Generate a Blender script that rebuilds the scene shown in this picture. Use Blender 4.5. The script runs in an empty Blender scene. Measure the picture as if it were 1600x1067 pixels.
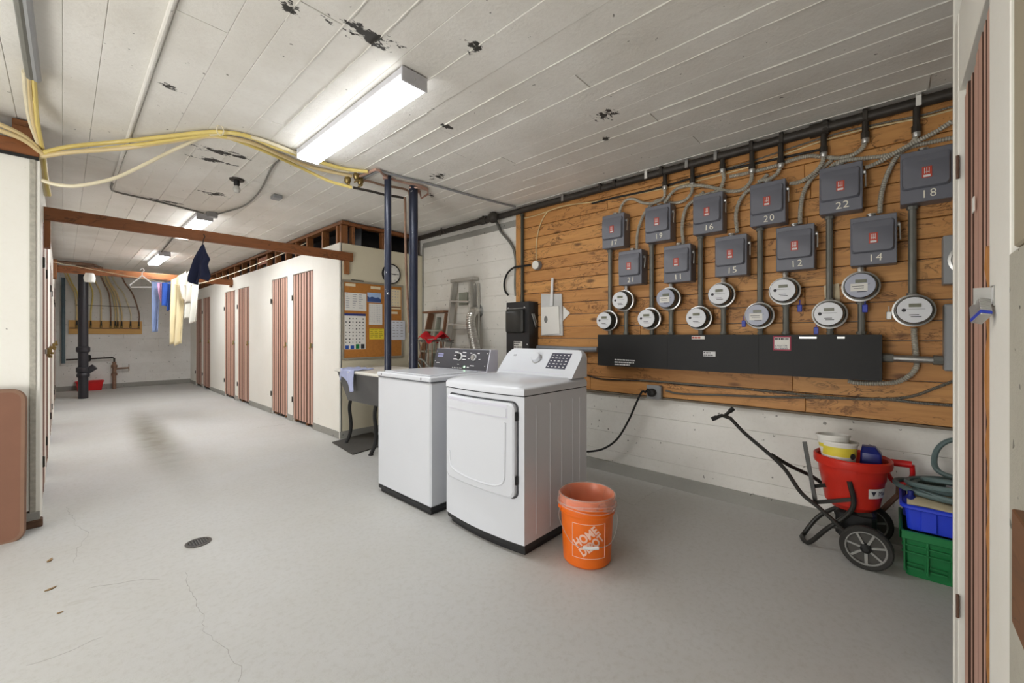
import bpy, math, random
from mathutils import Vector, Matrix
R_ = random.Random(7)
SC = bpy.context.scene
COL = SC.collection
# ------------------------------------------------------------------ camera, world, exposure
FPX, HZ, CAMZ = 645.0, 523.0, 1.25            # focal length and horizon in pixels of the 1600x1067 frame, eye height
YAW = math.radians(47.42)
SN, CS = math.sin(YAW), math.cos(YAW)
cam = bpy.data.objects.new('camera', bpy.data.cameras.new('camera'))
COL.objects.link(cam)
cam.location = (0, 0, CAMZ)
cam.rotation_euler = (math.pi / 2, 0, -YAW)
cam.data.sensor_width = 36
cam.data.lens = FPX / 1600 * 36
cam.data.shift_y = -(533.5 - HZ) / 1600
cam.data.clip_start = 0.02
SC.camera = cam
LAMP = 22.0                                    # emission of the fluorescent diffusers
wd = bpy.data.worlds.new('world'); SC.world = wd; wd.use_nodes = True
wd.node_tree.nodes['Background'].inputs[0].default_value = (0.9, 0.93, 1, 1)
wd.node_tree.nodes['Background'].inputs[1].default_value = 0.3
SC.view_settings.view_transform = 'Standard'
SC.view_settings.look = 'None'
SC.view_settings.gamma = 1
SC.view_settings.use_curve_mapping = False
SC.view_settings.exposure = 0.58
ad = bpy.data.lights.new('ceiling_fill', 'AREA'); ad.shape = 'SQUARE'; ad.size = 1.8; ad.energy = 62; ad.color = (1, .985, .96)
fl_ = bpy.data.objects.new('ceiling_fill', ad); COL.objects.link(fl_)       # added soft fill lamp behind the camera, aimed up to brighten the ceiling
fl_.location = (-2.4, 1.5, .6); fl_.rotation_euler = (Vector((1.6, 2.7, 2.65)) - Vector(fl_.location)).to_track_quat('-Z', 'Y').to_euler()

# ------------------------------------------------------------------ measuring helpers (pixel -> point on a known plane)
def ray(px, py):
    t = (px - 800) / FPX
    return Vector((SN + CS * t, CS - SN * t, -(py - HZ) / FPX))
def at(px, py, x=None, y=None, z=None, d=None):
    r = ray(px, py)
    if x is not None: k = x / r.x
    elif y is not None: k = y / r.y
    elif z is not None: k = (z - CAMZ) / r.z
    else: k = d
    return Vector((0, 0, CAMZ)) + r * k
def under(p, r, top=2.628):                    # a ray that meets the ceiling first ends just below it
    if p.z <= top: return p
    return Vector((0, 0, CAMZ)) + r * ((top - CAMZ) / r.z)
def at_line(px, py, A, B):                     # on the upright plane through two plan points
    r = ray(px, py)
    n = Vector((B[1] - A[1], A[0] - B[0]))
    k = (n.x * A[0] + n.y * A[1]) / (n.x * r.x + n.y * r.y)
    return under(Vector((0, 0, CAMZ)) + r * k, r)

# ------------------------------------------------------------------ mesh helpers
def V(*a): return Vector(a)
class G:
    def __init__(s): s.v = []; s.f = []
    def add(s, vs, fs):
        n = len(s.v); s.v += [Vector(p) for p in vs]; s.f += [tuple(i + n for i in q) for q in fs]; return s
    def box(s, x0, x1, y0, y1, z0, z1, b=0.0):
        if x0 > x1: x0, x1 = x1, x0
        if y0 > y1: y0, y1 = y1, y0
        if z0 > z1: z0, z1 = z1, z0
        if b <= 0:
            vs = [(x, y, z) for x in (x0, x1) for y in (y0, y1) for z in (z0, z1)]
            return s.add(vs, [(0, 1, 3, 2), (4, 6, 7, 5), (0, 4, 5, 1), (2, 3, 7, 6), (0, 2, 6, 4), (1, 5, 7, 3)])
        b = min(b, (x1 - x0) * .49, (y1 - y0) * .49, (z1 - z0) * .49)
        c = ((x0, x1), (y0, y1), (z0, z1)); vs = []; idx = {}
        for i in (0, 1):
            for j in (0, 1):
                for k in (0, 1):
                    for a in range(3):
                        p = []
                        for ax, bit in enumerate((i, j, k)):
                            q = c[ax][bit]
                            if ax != a: q += b if bit == 0 else -b
                            p.append(q)
                        idx[(i, j, k, a)] = len(vs); vs.append(p)
        fs = []
        for a in range(3):
            o1, o2 = [q for q in range(3) if q != a]
            for bit in (0, 1):
                loop = []
                for (p, q) in ((0, 0), (1, 0), (1, 1), (0, 1)):
                    key = [0, 0, 0]; key[a] = bit; key[o1] = p; key[o2] = q
                    loop.append(idx[(key[0], key[1], key[2], a)])
                flip = (bit == 0) ^ (a == 1)
                fs.append(tuple(reversed(loop)) if flip else tuple(loop))
        for a in range(3):                       # edges along axis a
            o1, o2 = [q for q in range(3) if q != a]
            for p in (0, 1):
                for q in (0, 1):
                    k0 = [0, 0, 0]; k0[o1] = p; k0[o2] = q; k1 = list(k0); k1[a] = 1
                    fs.append((idx[(*k0, o1)], idx[(*k1, o1)], idx[(*k1, o2)], idx[(*k0, o2)]))
        for i in (0, 1):
            for j in (0, 1):
                for k in (0, 1):
                    fs.append((idx[(i, j, k, 0)], idx[(i, j, k, 1)], idx[(i, j, k, 2)]))
        return s.add(vs, fs)
    def tube(s, path, r, n=8, closed=False, radii=None, cap=True):
        P = [Vector(p) for p in path]; m = len(P); vs = []; fs = []
        T = []
        for i in range(m):
            if closed: t = P[(i + 1) % m] - P[i - 1]
            else: t = P[min(i + 1, m - 1)] - P[max(i - 1, 0)]
            T.append(t.normalized() if t.length > 1e-9 else Vector((0, 0, 1)))
        up = Vector((0, 0, 1)) if abs(T[0].z) < .9 else Vector((1, 0, 0))
        N = (up - T[0] * up.dot(T[0])).normalized()
        for i in range(m):
            if i:
                N = (N - T[i] * N.dot(T[i]))
                N = N.normalized() if N.length > 1e-6 else T[i].orthogonal().normalized()
            B = T[i].cross(N); rr = radii[i] if radii else r
            for k in range(n):
                a = 2 * math.pi * k / n
                vs.append(P[i] + (N * math.cos(a) + B * math.sin(a)) * rr)
        for i in range(m if closed else m - 1):
            j = (i + 1) % m
            for k in range(n):
                l = (k + 1) % n
                fs.append((i * n + k, i * n + l, j * n + l, j * n + k))
        if cap and not closed:
            fs.append(tuple(reversed(range(n)))); fs.append(tuple((m - 1) * n + k for k in range(n)))
        return s.add(vs, fs)
    def flex(s, path, r, pitch=.007, n=8, depth=.3):
        P = resample(path, pitch / 2)
        return s.tube(P, r, n, radii=[r if i % 2 else r * (1 - depth) for i in range(len(P))])
    def lathe(s, prof, n=24, o=(0, 0, 0), axis='z', caps=True, a0=0, a1=2 * math.pi):
        o = Vector(o); vs = []; fs = []; full = abs(a1 - a0 - 2 * math.pi) < 1e-6
        nn = n if full else n + 1
        for (r, z) in prof:
            for k in range(nn):
                a = a0 + (a1 - a0) * k / n
                p = (r * math.cos(a), r * math.sin(a), z)
                if axis == 'x': p = (p[2], p[0], p[1])
                elif axis == '-x': p = (-p[2], -p[0], p[1])
                elif axis == 'y': p = (p[1], p[2], p[0])
                elif axis == '-y': p = (p[0], -p[2], p[1])
                vs.append(o + Vector(p))
        for i in range(len(prof) - 1):
            for k in range(n):
                l = (k + 1) % nn if full else k + 1
                fs.append((i * nn + k, i * nn + l, (i + 1) * nn + l, (i + 1) * nn + k))
        if caps and full:
            if prof[0][0] > 1e-6: fs.append(tuple(reversed(range(nn))))
            if prof[-1][0] > 1e-6: fs.append(tuple((len(prof) - 1) * nn + k for k in range(nn)))
        return s.add(vs, fs)
    def prism(s, poly, fn):                       # poly: 2-D points; fn(u, v, side) -> point
        n = len(poly); vs = [fn(u, v, 0) for u, v in poly] + [fn(u, v, 1) for u, v in poly]
        fs = [tuple(reversed(range(n))), tuple(range(n, 2 * n))]
        fs += [(i, (i + 1) % n, n + (i + 1) % n, n + i) for i in range(n)]
        return s.add(vs, fs)
    def loft(s, rings, cap=True):                 # rings of equal point count
        n = len(rings[0]); vs = [p for r in rings for p in r]; fs = []
        for i in range(len(rings) - 1):
            for k in range(n):
                l = (k + 1) % n
                fs.append((i * n + k, i * n + l, (i + 1) * n + l, (i + 1) * n + k))
        if cap: fs.append(tuple(reversed(range(n)))); fs.append(tuple((len(rings) - 1) * n + k for k in range(n)))
        return s.add(vs, fs)
    def grid(s, nu, nv, fn):
        vs = [fn(i / nu, j / nv) for j in range(nv + 1) for i in range(nu + 1)]
        fs = [(j * (nu + 1) + i, j * (nu + 1) + i + 1, (j + 1) * (nu + 1) + i + 1, (j + 1) * (nu + 1) + i) for j in range(nv) for i in range(nu)]
        return s.add(vs, fs)
    def bar(s, a, b, w, h):                       # rectangular bar between two points
        a = Vector(a); b = Vector(b); t = (b - a).normalized()
        up = Vector((0, 0, 1)) if abs(t.z) < .95 else Vector((1, 0, 0))
        sd = t.cross(up).normalized() * w / 2; u2 = sd.cross(t).normalized() * h / 2
        vs = [p + q for p in (a, b) for q in (-sd - u2, sd - u2, sd + u2, -sd + u2)]
        return s.add(vs, [(3, 2, 1, 0), (4, 5, 6, 7), (0, 1, 5, 4), (1, 2, 6, 5), (2, 3, 7, 6), (3, 0, 4, 7)])
    def xf(s, M, start=0):
        for i in range(start, len(s.v)): s.v[i] = M @ s.v[i]
        return s
def resample(path, step):
    P = spline(path) ; L = [0]
    for i in range(1, len(P)): L.append(L[-1] + (P[i] - P[i - 1]).length)
    n = max(2, int(L[-1] / step)); out = []; j = 0
    for k in range(n + 1):
        t = L[-1] * k / n
        while j < len(P) - 2 and L[j + 1] < t: j += 1
        w = (t - L[j]) / max(1e-9, L[j + 1] - L[j]); out.append(P[j].lerp(P[j + 1], min(1, max(0, w))))
    return out
def spline(path, sub=8):
    P = [Vector(p) for p in path]
    if len(P) < 3: return P
    out = []
    for i in range(len(P) - 1):
        p0 = P[i - 1] if i else P[0] * 2 - P[1]; p1 = P[i]; p2 = P[i + 1]; p3 = P[i + 2] if i + 2 < len(P) else P[-1] * 2 - P[-2]
        for k in range(sub):
            t = k / sub; t2 = t * t; t3 = t2 * t
            out.append(.5 * ((2 * p1) + (p2 - p0) * t + (2 * p0 - 5 * p1 + 4 * p2 - p3) * t2 + (3 * p1 - p0 - 3 * p2 + p3) * t3))
    out.append(P[-1]); return out
def rrect(u0, u1, v0, v1, r, n=5):                # rounded rectangle outline
    out = []
    for cx, cy, a in ((u1 - r, v1 - r, 0), (u0 + r, v1 - r, 90), (u0 + r, v0 + r, 180), (u1 - r, v0 + r, 270)):
        for k in range(n + 1):
            b = math.radians(a + 90 * k / n); out.append((cx + r * math.cos(b), cy + r * math.sin(b)))
    return out

WO = {}                                            # world origin of each object's own frame
def build(name, g, mat, parent=None, world=True, sharp=35, label=None, kind=None):
    me = bpy.data.meshes.new(name)
    me.from_pydata([tuple(p) for p in g.v], [], g.f)
    if mat: me.materials.append(mat)
    me.polygons.foreach_set('use_smooth', [True] * len(me.polygons))
    me.validate(); me.update()
    try: me.set_sharp_from_angle(angle=math.radians(sharp))
    except Exception: pass
    o = bpy.data.objects.new(name, me); COL.objects.link(o)
    return hook(o, parent, world, label, kind)
def hook(o, parent, world=True, label=None, kind=None):
    if parent:
        o.parent = parent
        pw = WO[parent.name]
        if world: o.location = -pw; WO[o.name] = Vector((0, 0, 0))
        else: o.location = (0, 0, 0); WO[o.name] = pw
    else: WO[o.name] = Vector((0, 0, 0))
    if label: o['label'] = label
    if kind: o['kind'] = kind
    return o
def tag(o, label, cat, group=None):
    o['label'] = label; o['category'] = cat
    if group: o['group'] = group
    return o
def thing(name, label, cat, loc, group=None):
    o = bpy.data.objects.new(name, None); COL.objects.link(o); o.location = loc; o.empty_display_size = .05
    WO[o.name] = Vector(loc)
    return tag(o, label, cat, group)
def solo(name, g, mat, label, cat, group=None, **k): return tag(build(name, g, mat, **k), label, cat, group)
def struct(name, g, mat): return build(name, g, mat, kind='structure')
def sgroup(name, loc=(0, 0, 0)):
    o = bpy.data.objects.new(name, None); COL.objects.link(o); o.location = loc; o['kind'] = 'structure'; WO[o.name] = Vector(loc); return o
def share(name, me, loc, parent):                  # another object on the same mesh, local to its parent
    o = bpy.data.objects.new(name, me); COL.objects.link(o); o.parent = parent; o.location = Vector(loc) - WO[parent.name]; return o
def clone(o, parent=None):
    c = o.copy(); COL.objects.link(c)
    if parent: c.parent = parent
    for ch in list(o.children): clone(ch, c)
    return c
WALLX = Matrix(((0, 0, -1, 0), (-1, 0, 0, 0), (0, 1, 0, 0), (0, 0, 0, 1)))   # text frame on a wall that faces -x
WALLY = Matrix(((1, 0, 0, 0), (0, 0, -1, 0), (0, 1, 0, 0), (0, 0, 0, 1)))    # text frame on a wall that faces -y
def text_g(s, size, depth=.0015, align='CENTER', bold=0):
    cu = bpy.data.curves.new('t', 'FONT'); cu.body = s; cu.size = size; cu.extrude = depth / 2; cu.align_x = align; cu.align_y = 'CENTER'; cu.resolution_u = 3; cu.offset = bold
    ob = bpy.data.objects.new('t', cu); me = bpy.data.meshes.new_from_object(ob)
    g = G(); g.add([v.co.copy() for v in me.vertices], [tuple(p.vertices) for p in me.polygons])
    bpy.data.objects.remove(ob); bpy.data.meshes.remove(me); bpy.data.curves.remove(cu); return g
def text(s, size, loc, frame, mat, parent, world=True, name='lettering', depth=.0015, align='CENTER', rot=0, sx=1):
    g = text_g(s, size, depth, align)
    g.xf(Matrix.Translation(loc) @ frame @ Matrix.Rotation(rot, 4, 'Z') @ Matrix.Diagonal((sx, 1, 1, 1)))
    return build(name, g, mat, parent, world)

# ------------------------------------------------------------------ materials
def lin(c):
    c = c / 255.0
    return c / 12.92 if c <= .04045 else ((c + .055) / 1.055) ** 2.4
def rgb(r, g, b): return (lin(r), lin(g), lin(b), 1)
class NT:
    def __init__(s, name):
        s.m = bpy.data.materials.new(name); s.m.use_nodes = True; s.n = s.m.node_tree.nodes; s.l = s.m.node_tree.links
        s.p = s.n['Principled BSDF']
    def new(s, t, **k):
        q = s.n.new(t)
        for a, b in k.items(): setattr(q, a, b)
        return q
    def put(s, a, b):
        if hasattr(a, 'links') or isinstance(a, bpy.types.NodeSocket): s.l.new(a, b)
        else: b.default_value = a
    def coord(s, scale=(1, 1, 1), rot=(0, 0, 0), loc=(0, 0, 0), rnd=False):
        tc = s.new('ShaderNodeTexCoord'); mp = s.new('ShaderNodeMapping')
        mp.inputs['Scale'].default_value = scale; mp.inputs['Rotation'].default_value = rot; mp.inputs['Location'].default_value = loc
        src = tc.outputs['Object']
        if rnd:
            oi = s.new('ShaderNodeObjectInfo'); ml = s.new('ShaderNodeMath', operation='MULTIPLY'); s.l.new(oi.outputs['Random'], ml.inputs[0]); ml.inputs[1].default_value = 37
            va = s.new('ShaderNodeVectorMath', operation='ADD'); s.l.new(src, va.inputs[0]); s.l.new(ml.outputs[0], va.inputs[1]); src = va.outputs[0]
        s.l.new(src, mp.inputs['Vector']); return mp.outputs[0]
    def noise(s, vec, scale, detail=4, rough=.55, dist=0):
        q = s.new('ShaderNodeTexNoise'); q.inputs['Scale'].default_value = scale; q.inputs['Detail'].default_value = detail; q.inputs['Roughness'].default_value = rough; q.inputs['Distortion'].default_value = dist
        s.l.new(vec, q.inputs['Vector']); return q.outputs['Fac']
    def ramp(s, fac, a, b):
        q = s.new('ShaderNodeMapRange'); q.inputs[1].default_value = a; q.inputs[2].default_value = b; s.l.new(fac, q.inputs[0]); return q.outputs[0]
    def math(s, op, a, b=0):
        q = s.new('ShaderNodeMath', operation=op); s.put(a, q.inputs[0]); s.put(b, q.inputs[1]); return q.outputs[0]
    def mix(s, fac, a, b):
        q = s.new('ShaderNodeMix', data_type='RGBA'); s.put(fac, q.inputs[0]); s.put(a, q.inputs[6]); s.put(b, q.inputs[7]); return q.outputs[2]
    def bump(s, h, strength, dist=.01):
        q = s.new('ShaderNodeBump'); q.inputs['Strength'].default_value = strength; q.inputs['Distance'].default_value = dist; s.l.new(h, q.inputs['Height']); s.l.new(q.outputs[0], s.p.inputs['Normal'])
    def out(s, col=None, rough=None, metal=None):
        if col is not None: s.put(col, s.p.inputs['Base Color'])
        if rough is not None: s.put(rough, s.p.inputs['Roughness'])
        if metal is not None: s.put(metal, s.p.inputs['Metallic'])
        return s.m
def plain(name, c, rough=.5, metal=0.0, var=.12, vs=6, bump=0.0, bs=120, rnd=0.0, c2=None, t2=(.62, .7), s2=20):
    t = NT(name); vec = t.coord()
    n = t.noise(vec, vs)
    dark = tuple(x * (1 - var) for x in c[:3]) + (1,); lite = tuple(min(1, x * (1 + var * .6)) for x in c[:3]) + (1,)
    col = t.mix(t.ramp(n, .3, .7), dark, lite)
    if c2: col = t.mix(t.ramp(t.noise(vec, s2, 5, .65), *t2), col, c2)
    if rnd:
        oi = t.new('ShaderNodeObjectInfo'); col = t.mix(t.math('MULTIPLY', oi.outputs['Random'], rnd), col, tuple(x * .45 for x in c[:3]) + (1,))
    if bump: t.bump(t.noise(vec, bs, 3), bump, .004)
    return t.out(col, rough, metal)
def paint_concrete(name, c, stain, spots=(), speck=.62, bump=.5, rough=.75, spotcol=(.02, .02, .018, 1), stain_amt=.6, zfade=None):
    t = NT(name); vec = t.coord()
    oi = t.new('ShaderNodeObjectInfo')
    n = t.noise(vec, 1.3, 5, .6)
    col = t.mix(t.math('MULTIPLY', t.ramp(n, .4, .75), stain_amt), c, stain)
    col = t.mix(t.math('MULTIPLY', oi.outputs['Random'], .18), col, stain)
    fine = t.noise(vec, 45, 6, .7)
    col = t.mix(t.math('MULTIPLY', t.ramp(fine, .5, .8), .25), col, stain)
    pit = t.ramp(t.noise(vec, 26, 2, .5), speck + .115, speck + .125)
    col = t.mix(t.math('MULTIPLY', pit, .8), col, tuple(x * .3 for x in stain[:3]) + (1,))
    h = t.math('MULTIPLY', fine, .5)
    h = t.math('SUBTRACT', h, pit)
    if spots:
        tot = None
        tc = t.new('ShaderNodeTexCoord')
        for (cx, cy, rx, ry, rot) in spots:
            mp = t.new('ShaderNodeMapping', vector_type='TEXTURE')
            mp.inputs['Location'].default_value = (cx, cy, 0); mp.inputs['Rotation'].default_value = (0, 0, rot); mp.inputs['Scale'].default_value = (rx, ry, 1000)
            t.l.new(tc.outputs['Object'], mp.inputs['Vector'])
            ln = t.new('ShaderNodeVectorMath', operation='LENGTH'); t.l.new(mp.outputs[0], ln.inputs[0])
            q = t.math('SUBTRACT', 1, ln.outputs['Value'])
            tot = q if tot is None else t.math('MAXIMUM', tot, q)
        msk = t.math('MAXIMUM', tot, 0)
        v2 = t.coord(scale=(.7, 1.3, 1))
        k = t.math('ADD', t.noise(v2, 17, 6, .68), t.math('MULTIPLY', msk, .3))
        k = t.math('MULTIPLY', t.ramp(k, .68, .7), t.ramp(msk, 0, .02))
        col = t.mix(k, col, spotcol); h = t.math('SUBTRACT', h, k)
    big = t.noise(vec, 9, 5, .7, .5)
    h = t.math('ADD', h, t.math('MULTIPLY', big, .8))
    t.bump(h, bump, .006)
    return t.out(col, rough)
def wood(name, c, dark, axis='y', grain=1.0, rough=.55, rnd=.35, knots=True, scale=1.0):
    t = NT(name)
    st = {'y': (9, .7, 9), 'x': (.7, 9, 9), 'z': (9, 9, .7)}[axis]
    st = tuple(q * scale for q in st)
    vec = t.coord(scale=st, rnd=True)
    n = t.noise(vec, 3, 6, .65, .6)
    col = t.mix(t.math('MULTIPLY', t.ramp(n, .42, .72), .5 * grain), c, dark)
    if knots:
        sq = {'y': (14, 5, 14), 'x': (5, 14, 14), 'z': (14, 14, 5)}[axis]
        v2 = t.coord(scale=sq, rnd=True); deep = tuple(x * .2 for x in dark[:3]) + (1,)
        w = t.noise(v2, .9, 7, .62, 1.2)
        ln = t.math('SUBTRACT', 1, t.ramp(t.math('ABSOLUTE', t.math('SUBTRACT', w, .5)), .004, .03))
        pa = t.ramp(t.noise(v2, .45, 2), .46, .58)
        col = t.mix(t.math('MULTIPLY', t.math('MULTIPLY', ln, pa), .85 * grain), col, deep)
        bl = t.ramp(t.noise(v2, .7, 5, .7, .5), .66, .76)
        col = t.mix(t.math('MULTIPLY', bl, .7 * grain), col, deep)
        vo = t.new('ShaderNodeTexVoronoi'); vo.inputs['Scale'].default_value = .55; t.l.new(v2, vo.inputs['Vector'])
        kn = t.math('SUBTRACT', 1, t.ramp(vo.outputs['Distance'], .08, .17))
        col = t.mix(t.math('MULTIPLY', kn, .8 * grain), col, deep)
    oi = t.new('ShaderNodeObjectInfo')
    col = t.mix(t.math('MULTIPLY', oi.outputs['Random'], rnd), col, dark)
    t.bump(n, .25, .003)
    return t.out(col, rough)
def emit(name, c, s):
    t = NT(name); t.p.inputs['Base Color'].default_value = c; t.p.inputs['Emission Color'].default_value = c; t.p.inputs['Emission Strength'].default_value = s; return t.m

ZC, XL, XP, XW, YB, YC, YR = 2.65, -.10, 2.25, 3.45, 13.45, 4.88, -.162
WHITE = rgb(236, 233, 224); WST = rgb(196, 190, 176)
m_ceil = paint_concrete('ceiling_paint', rgb(236, 234, 228), rgb(200, 194, 182),
    [(.97, 1.80, .26, .10, -.2), (.83, 3.78, .34, .09, -.15), (.80, 4.0, .30, .07, -.15), (2.24, 2.94, .10, .16, 0), (.66, 1.9, .09, .07, 0), (2.34, 1.34, .12, .12, 0), (1.02, 4.95, .2, .12, .2),
     (.42, 3.0, .10, .05, .3), (2.62, 1.5, .10, .05, .4), (1.35, 1.5, .12, .06, .2), (.75, 5.6, .2, .1, 0), (1.75, 2.2, .08, .05, 0), (2.5, 3.4, .1, .07, .5)], speck=.63, bump=.6, spotcol=rgb(60, 58, 54))
m_wallp = paint_concrete('white_wall_paint', rgb(238, 236, 230), rgb(205, 200, 188), speck=.6, bump=.5)
m_backw = paint_concrete('back_wall_paint', rgb(238, 237, 233), rgb(200, 196, 188), speck=.6, bump=.5)
m_panel = paint_concrete('locker_panel_paint', rgb(240, 238, 230), rgb(226, 221, 208), speck=.68, bump=.12, stain_amt=.4, rough=.6)
m_cream = paint_concrete('cream_panel_paint', rgb(222, 214, 190), rgb(205, 196, 170), speck=.68, bump=.12, stain_amt=.5, rough=.6)
m_grayp = paint_concrete('grey_skirting_paint', rgb(160, 159, 152), rgb(130, 128, 122), speck=.6, bump=.5)
m_pier = paint_concrete('rough_concrete', rgb(190, 186, 172), rgb(150, 146, 132), speck=.57, bump=1.0)
m_pierup = plain('beige_wall_paint', rgb(168, 158, 136), .7, var=.05, bump=.1)
m_plank = wood('orange_stained_plank', rgb(212, 156, 92), rgb(156, 96, 44), 'y', 1.0)
m_beam = wood('brown_lumber', rgb(150, 92, 50), rgb(98, 56, 28), 'x', .8)
m_stud = wood('stud_lumber', rgb(158, 104, 60), rgb(104, 62, 34), 'z', .8)
m_door = wood('pink_brown_door_boards', rgb(204, 164, 146), rgb(170, 126, 106), 'z', .5, rnd=.4, knots=False)
m_dgap = plain('door_gap_brown', rgb(70, 44, 32), .85)
m_sheet = plain('black_plastic_sheet', rgb(24, 24, 28), .35, var=.3, bump=.6, bs=6)
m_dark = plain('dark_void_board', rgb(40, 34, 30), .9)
m_white = plain('white_enamel', rgb(214, 217, 223), .22, var=.01)
m_wgray = plain('washer_side_enamel', rgb(214, 214, 226), .3, var=.01)
m_seam = plain('seam_dark', rgb(60, 62, 66), .6)
m_blkpl = plain('black_plastic', rgb(34, 34, 36), .45, var=.1)
m_char = plain('charcoal_panel', rgb(66, 66, 72), .4, var=.04)
m_blue = plain('washer_badge_lilac', rgb(150, 152, 190), .5)
m_ink = plain('white_print', rgb(225, 225, 225), .6, var=.02)
m_dink = plain('dark_print', rgb(52, 52, 58), .6, var=.02)
m_boxg = plain('grey_box_enamel', rgb(112, 114, 124), .38, var=.05, bump=.04)
m_boxl = plain('light_grey_box', rgb(150, 152, 154), .45, .2, var=.05)
m_red = plain('red_label', rgb(190, 70, 50), .5)
m_lab = plain('paper_white', rgb(232, 230, 224), .7, var=.02)
m_cream_l = plain('cream_label', rgb(230, 214, 180), .7, var=.04)
m_yel_l = plain('yellow_notice', rgb(236, 214, 60), .7, var=.04)
m_num = plain('hand_painted_white', rgb(240, 236, 220), .6, var=.03)
m_conduit = plain('grey_conduit', rgb(122, 122, 116), .5, .35, var=.12, vs=14)
m_steel = plain('galvanised_steel', rgb(186, 186, 184), .32, .85, var=.1, vs=20)
m_flex = plain('flex_conduit_steel', rgb(196, 193, 182), .36, .35, var=.12, vs=20)
m_flexd = plain('dull_flex_steel', rgb(128, 124, 114), .5, .3, var=.2, vs=20)
m_iron = plain('black_iron_pipe', rgb(62, 57, 52), .5, .3, var=.25, vs=12)
m_trough = plain('black_trough_enamel', rgb(15, 15, 16), .6, var=.3, vs=2, c2=rgb(90, 88, 84), t2=(.74, .76), s2=30)
m_glass = plain('meter_dark_glass', rgb(70, 72, 70), .15, var=.1)
m_face = plain('meter_face_white', rgb(226, 228, 232), .35, var=.03)
m_faceg = plain('meter_face_grey', rgb(170, 174, 190), .35, var=.03)
m_lcd = plain('meter_lcd', rgb(120, 122, 104), .3)
m_copper = plain('copper_pipe', rgb(190, 156, 140), .4, .35, var=.2, vs=15)
m_brown_c = plain('tarnished_copper', rgb(150, 120, 100), .5, .4, var=.25, vs=15)
m_stack = plain('navy_painted_pipe', rgb(38, 44, 62), .3, .1, var=.2, c2=rgb(200, 202, 205), t2=(.67, .69), s2=16)
m_blkpipe = plain('black_drain_pipe', rgb(46, 46, 52), .4, var=.1)
m_yel = plain('yellow_tube', rgb(224, 202, 120), .4, var=.08)
m_tan = plain('tan_tube', rgb(222, 200, 150), .4, var=.08)
m_pex = plain('cream_tube', rgb(230, 220, 190), .4, var=.06)
m_orange = plain('orange_bucket_plastic', rgb(238, 112, 22), .35, var=.04)
m_stencil = plain('pale_stencil_print', rgb(244, 200, 180), .6, var=.04)
m_hopper = plain('red_hopper_plastic', rgb(206, 44, 28), .4, var=.1, c2=rgb(150, 96, 84), t2=(.6, .8), s2=4)
m_redp = plain('red_plastic', rgb(214, 30, 32), .4, var=.06)
m_redc = plain('red_cloth', rgb(196, 20, 34), .8, var=.15)
m_frame = plain('spreader_black_tube', rgb(48, 47, 44), .42, .3, var=.2)
m_tyre = plain('tyre_rubber', rgb(46, 45, 42), .75, var=.15, bump=.3, bs=60)
m_hub = plain('grey_wheel_plastic', rgb(150, 150, 146), .5)
m_hubd = plain('dark_wheel_web', rgb(70, 68, 64), .6)
m_green = plain('green_crate_plastic', rgb(26, 122, 66), .4, var=.1)
m_blueb = plain('blue_bin_plastic', rgb(36, 66, 220), .4, var=.06)
m_navyp = plain('dark_blue_plastic', rgb(24, 36, 120), .35, var=.1)
m_hose = plain('grey_green_hose', rgb(96, 116, 116), .5, var=.1)
m_tarp = plain('beige_tarp', rgb(186, 174, 144), .7, var=.15, bump=.4, bs=30)
m_tabtop = plain('brown_table_laminate', rgb(130, 90, 70), .5, var=.06, bump=.15, bs=200)
m_tabedge = plain('table_edge_band', rgb(136, 104, 84), .5)
m_cork = plain('cork', rgb(186, 122, 54), .85, var=.12, vs=40, bump=.4, bs=200)
m_alu = plain('aluminium', rgb(196, 194, 188), .4, .55, var=.1)
m_foil = plain('foil_duct', rgb(205, 203, 198), .28, .85, var=.1)
m_oldw = wood('old_ladder_wood', rgb(136, 98, 72), rgb(90, 56, 40), 'z', .7, knots=False)
m_ladg = plain('worn_green_grey_paint', rgb(150, 152, 138), .7, var=.2)
m_tub = plain('laundry_tub_grey', rgb(92, 92, 92), .6, var=.08)
m_tubrim = plain('white_tub_shelf', rgb(232, 230, 222), .4, var=.03)
m_mat = plain('dark_rubber_mat', rgb(76, 73, 68), .9, var=.15, bump=.5, bs=70)
m_bluec = plain('pale_blue_cloth', rgb(178, 186, 222), .9, var=.1)
m_jean = plain('light_blue_denim', rgb(150, 170, 214), .9, var=.15)
m_pinkc = plain('pink_cloth', rgb(216, 170, 206), .9, var=.1)
m_royal = plain('royal_blue_cloth', rgb(44, 84, 170), .85, var=.15)
m_creamc = plain('cream_towel', rgb(234, 220, 180), .95, var=.08, bump=.4, bs=120)
m_beigec = plain('beige_cloth', rgb(206, 198, 184), .9, var=.1)
m_offw = plain('off_white_cloth', rgb(220, 218, 208), .9, var=.08)
m_navyc = plain('navy_cloth', rgb(28, 34, 62), .9, var=.15)
m_ply = wood('pale_plywood', rgb(222, 178, 104), rgb(190, 140, 72), 'x', .5, knots=False)
m_brass = plain('brass_valve', rgb(150, 130, 80), .35, .7)
m_lum = emit('lamp_diffuser', (.97, .985, 1, 1), LAMP)
m_lum_far = emit('far_lamp_diffuser', (.97, .985, 1, 1), LAMP * 2.3)
m_lum_side = emit('lamp_side_lens', (.97, .985, 1, 1), 6)
m_led = emit('green_led', (.5, 1, .55, 1), 1.5)
m_light_end = plain('lamp_end_cap', rgb(205, 205, 210), .4)
m_blk = plain('matt_black', rgb(22, 22, 22), .6)
m_lockb = plain('padlock_blue_band', rgb(36, 60, 176), .4)
m_wallroom = plain('side_room_paint', rgb(225, 222, 214), .8, var=.04)
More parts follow.
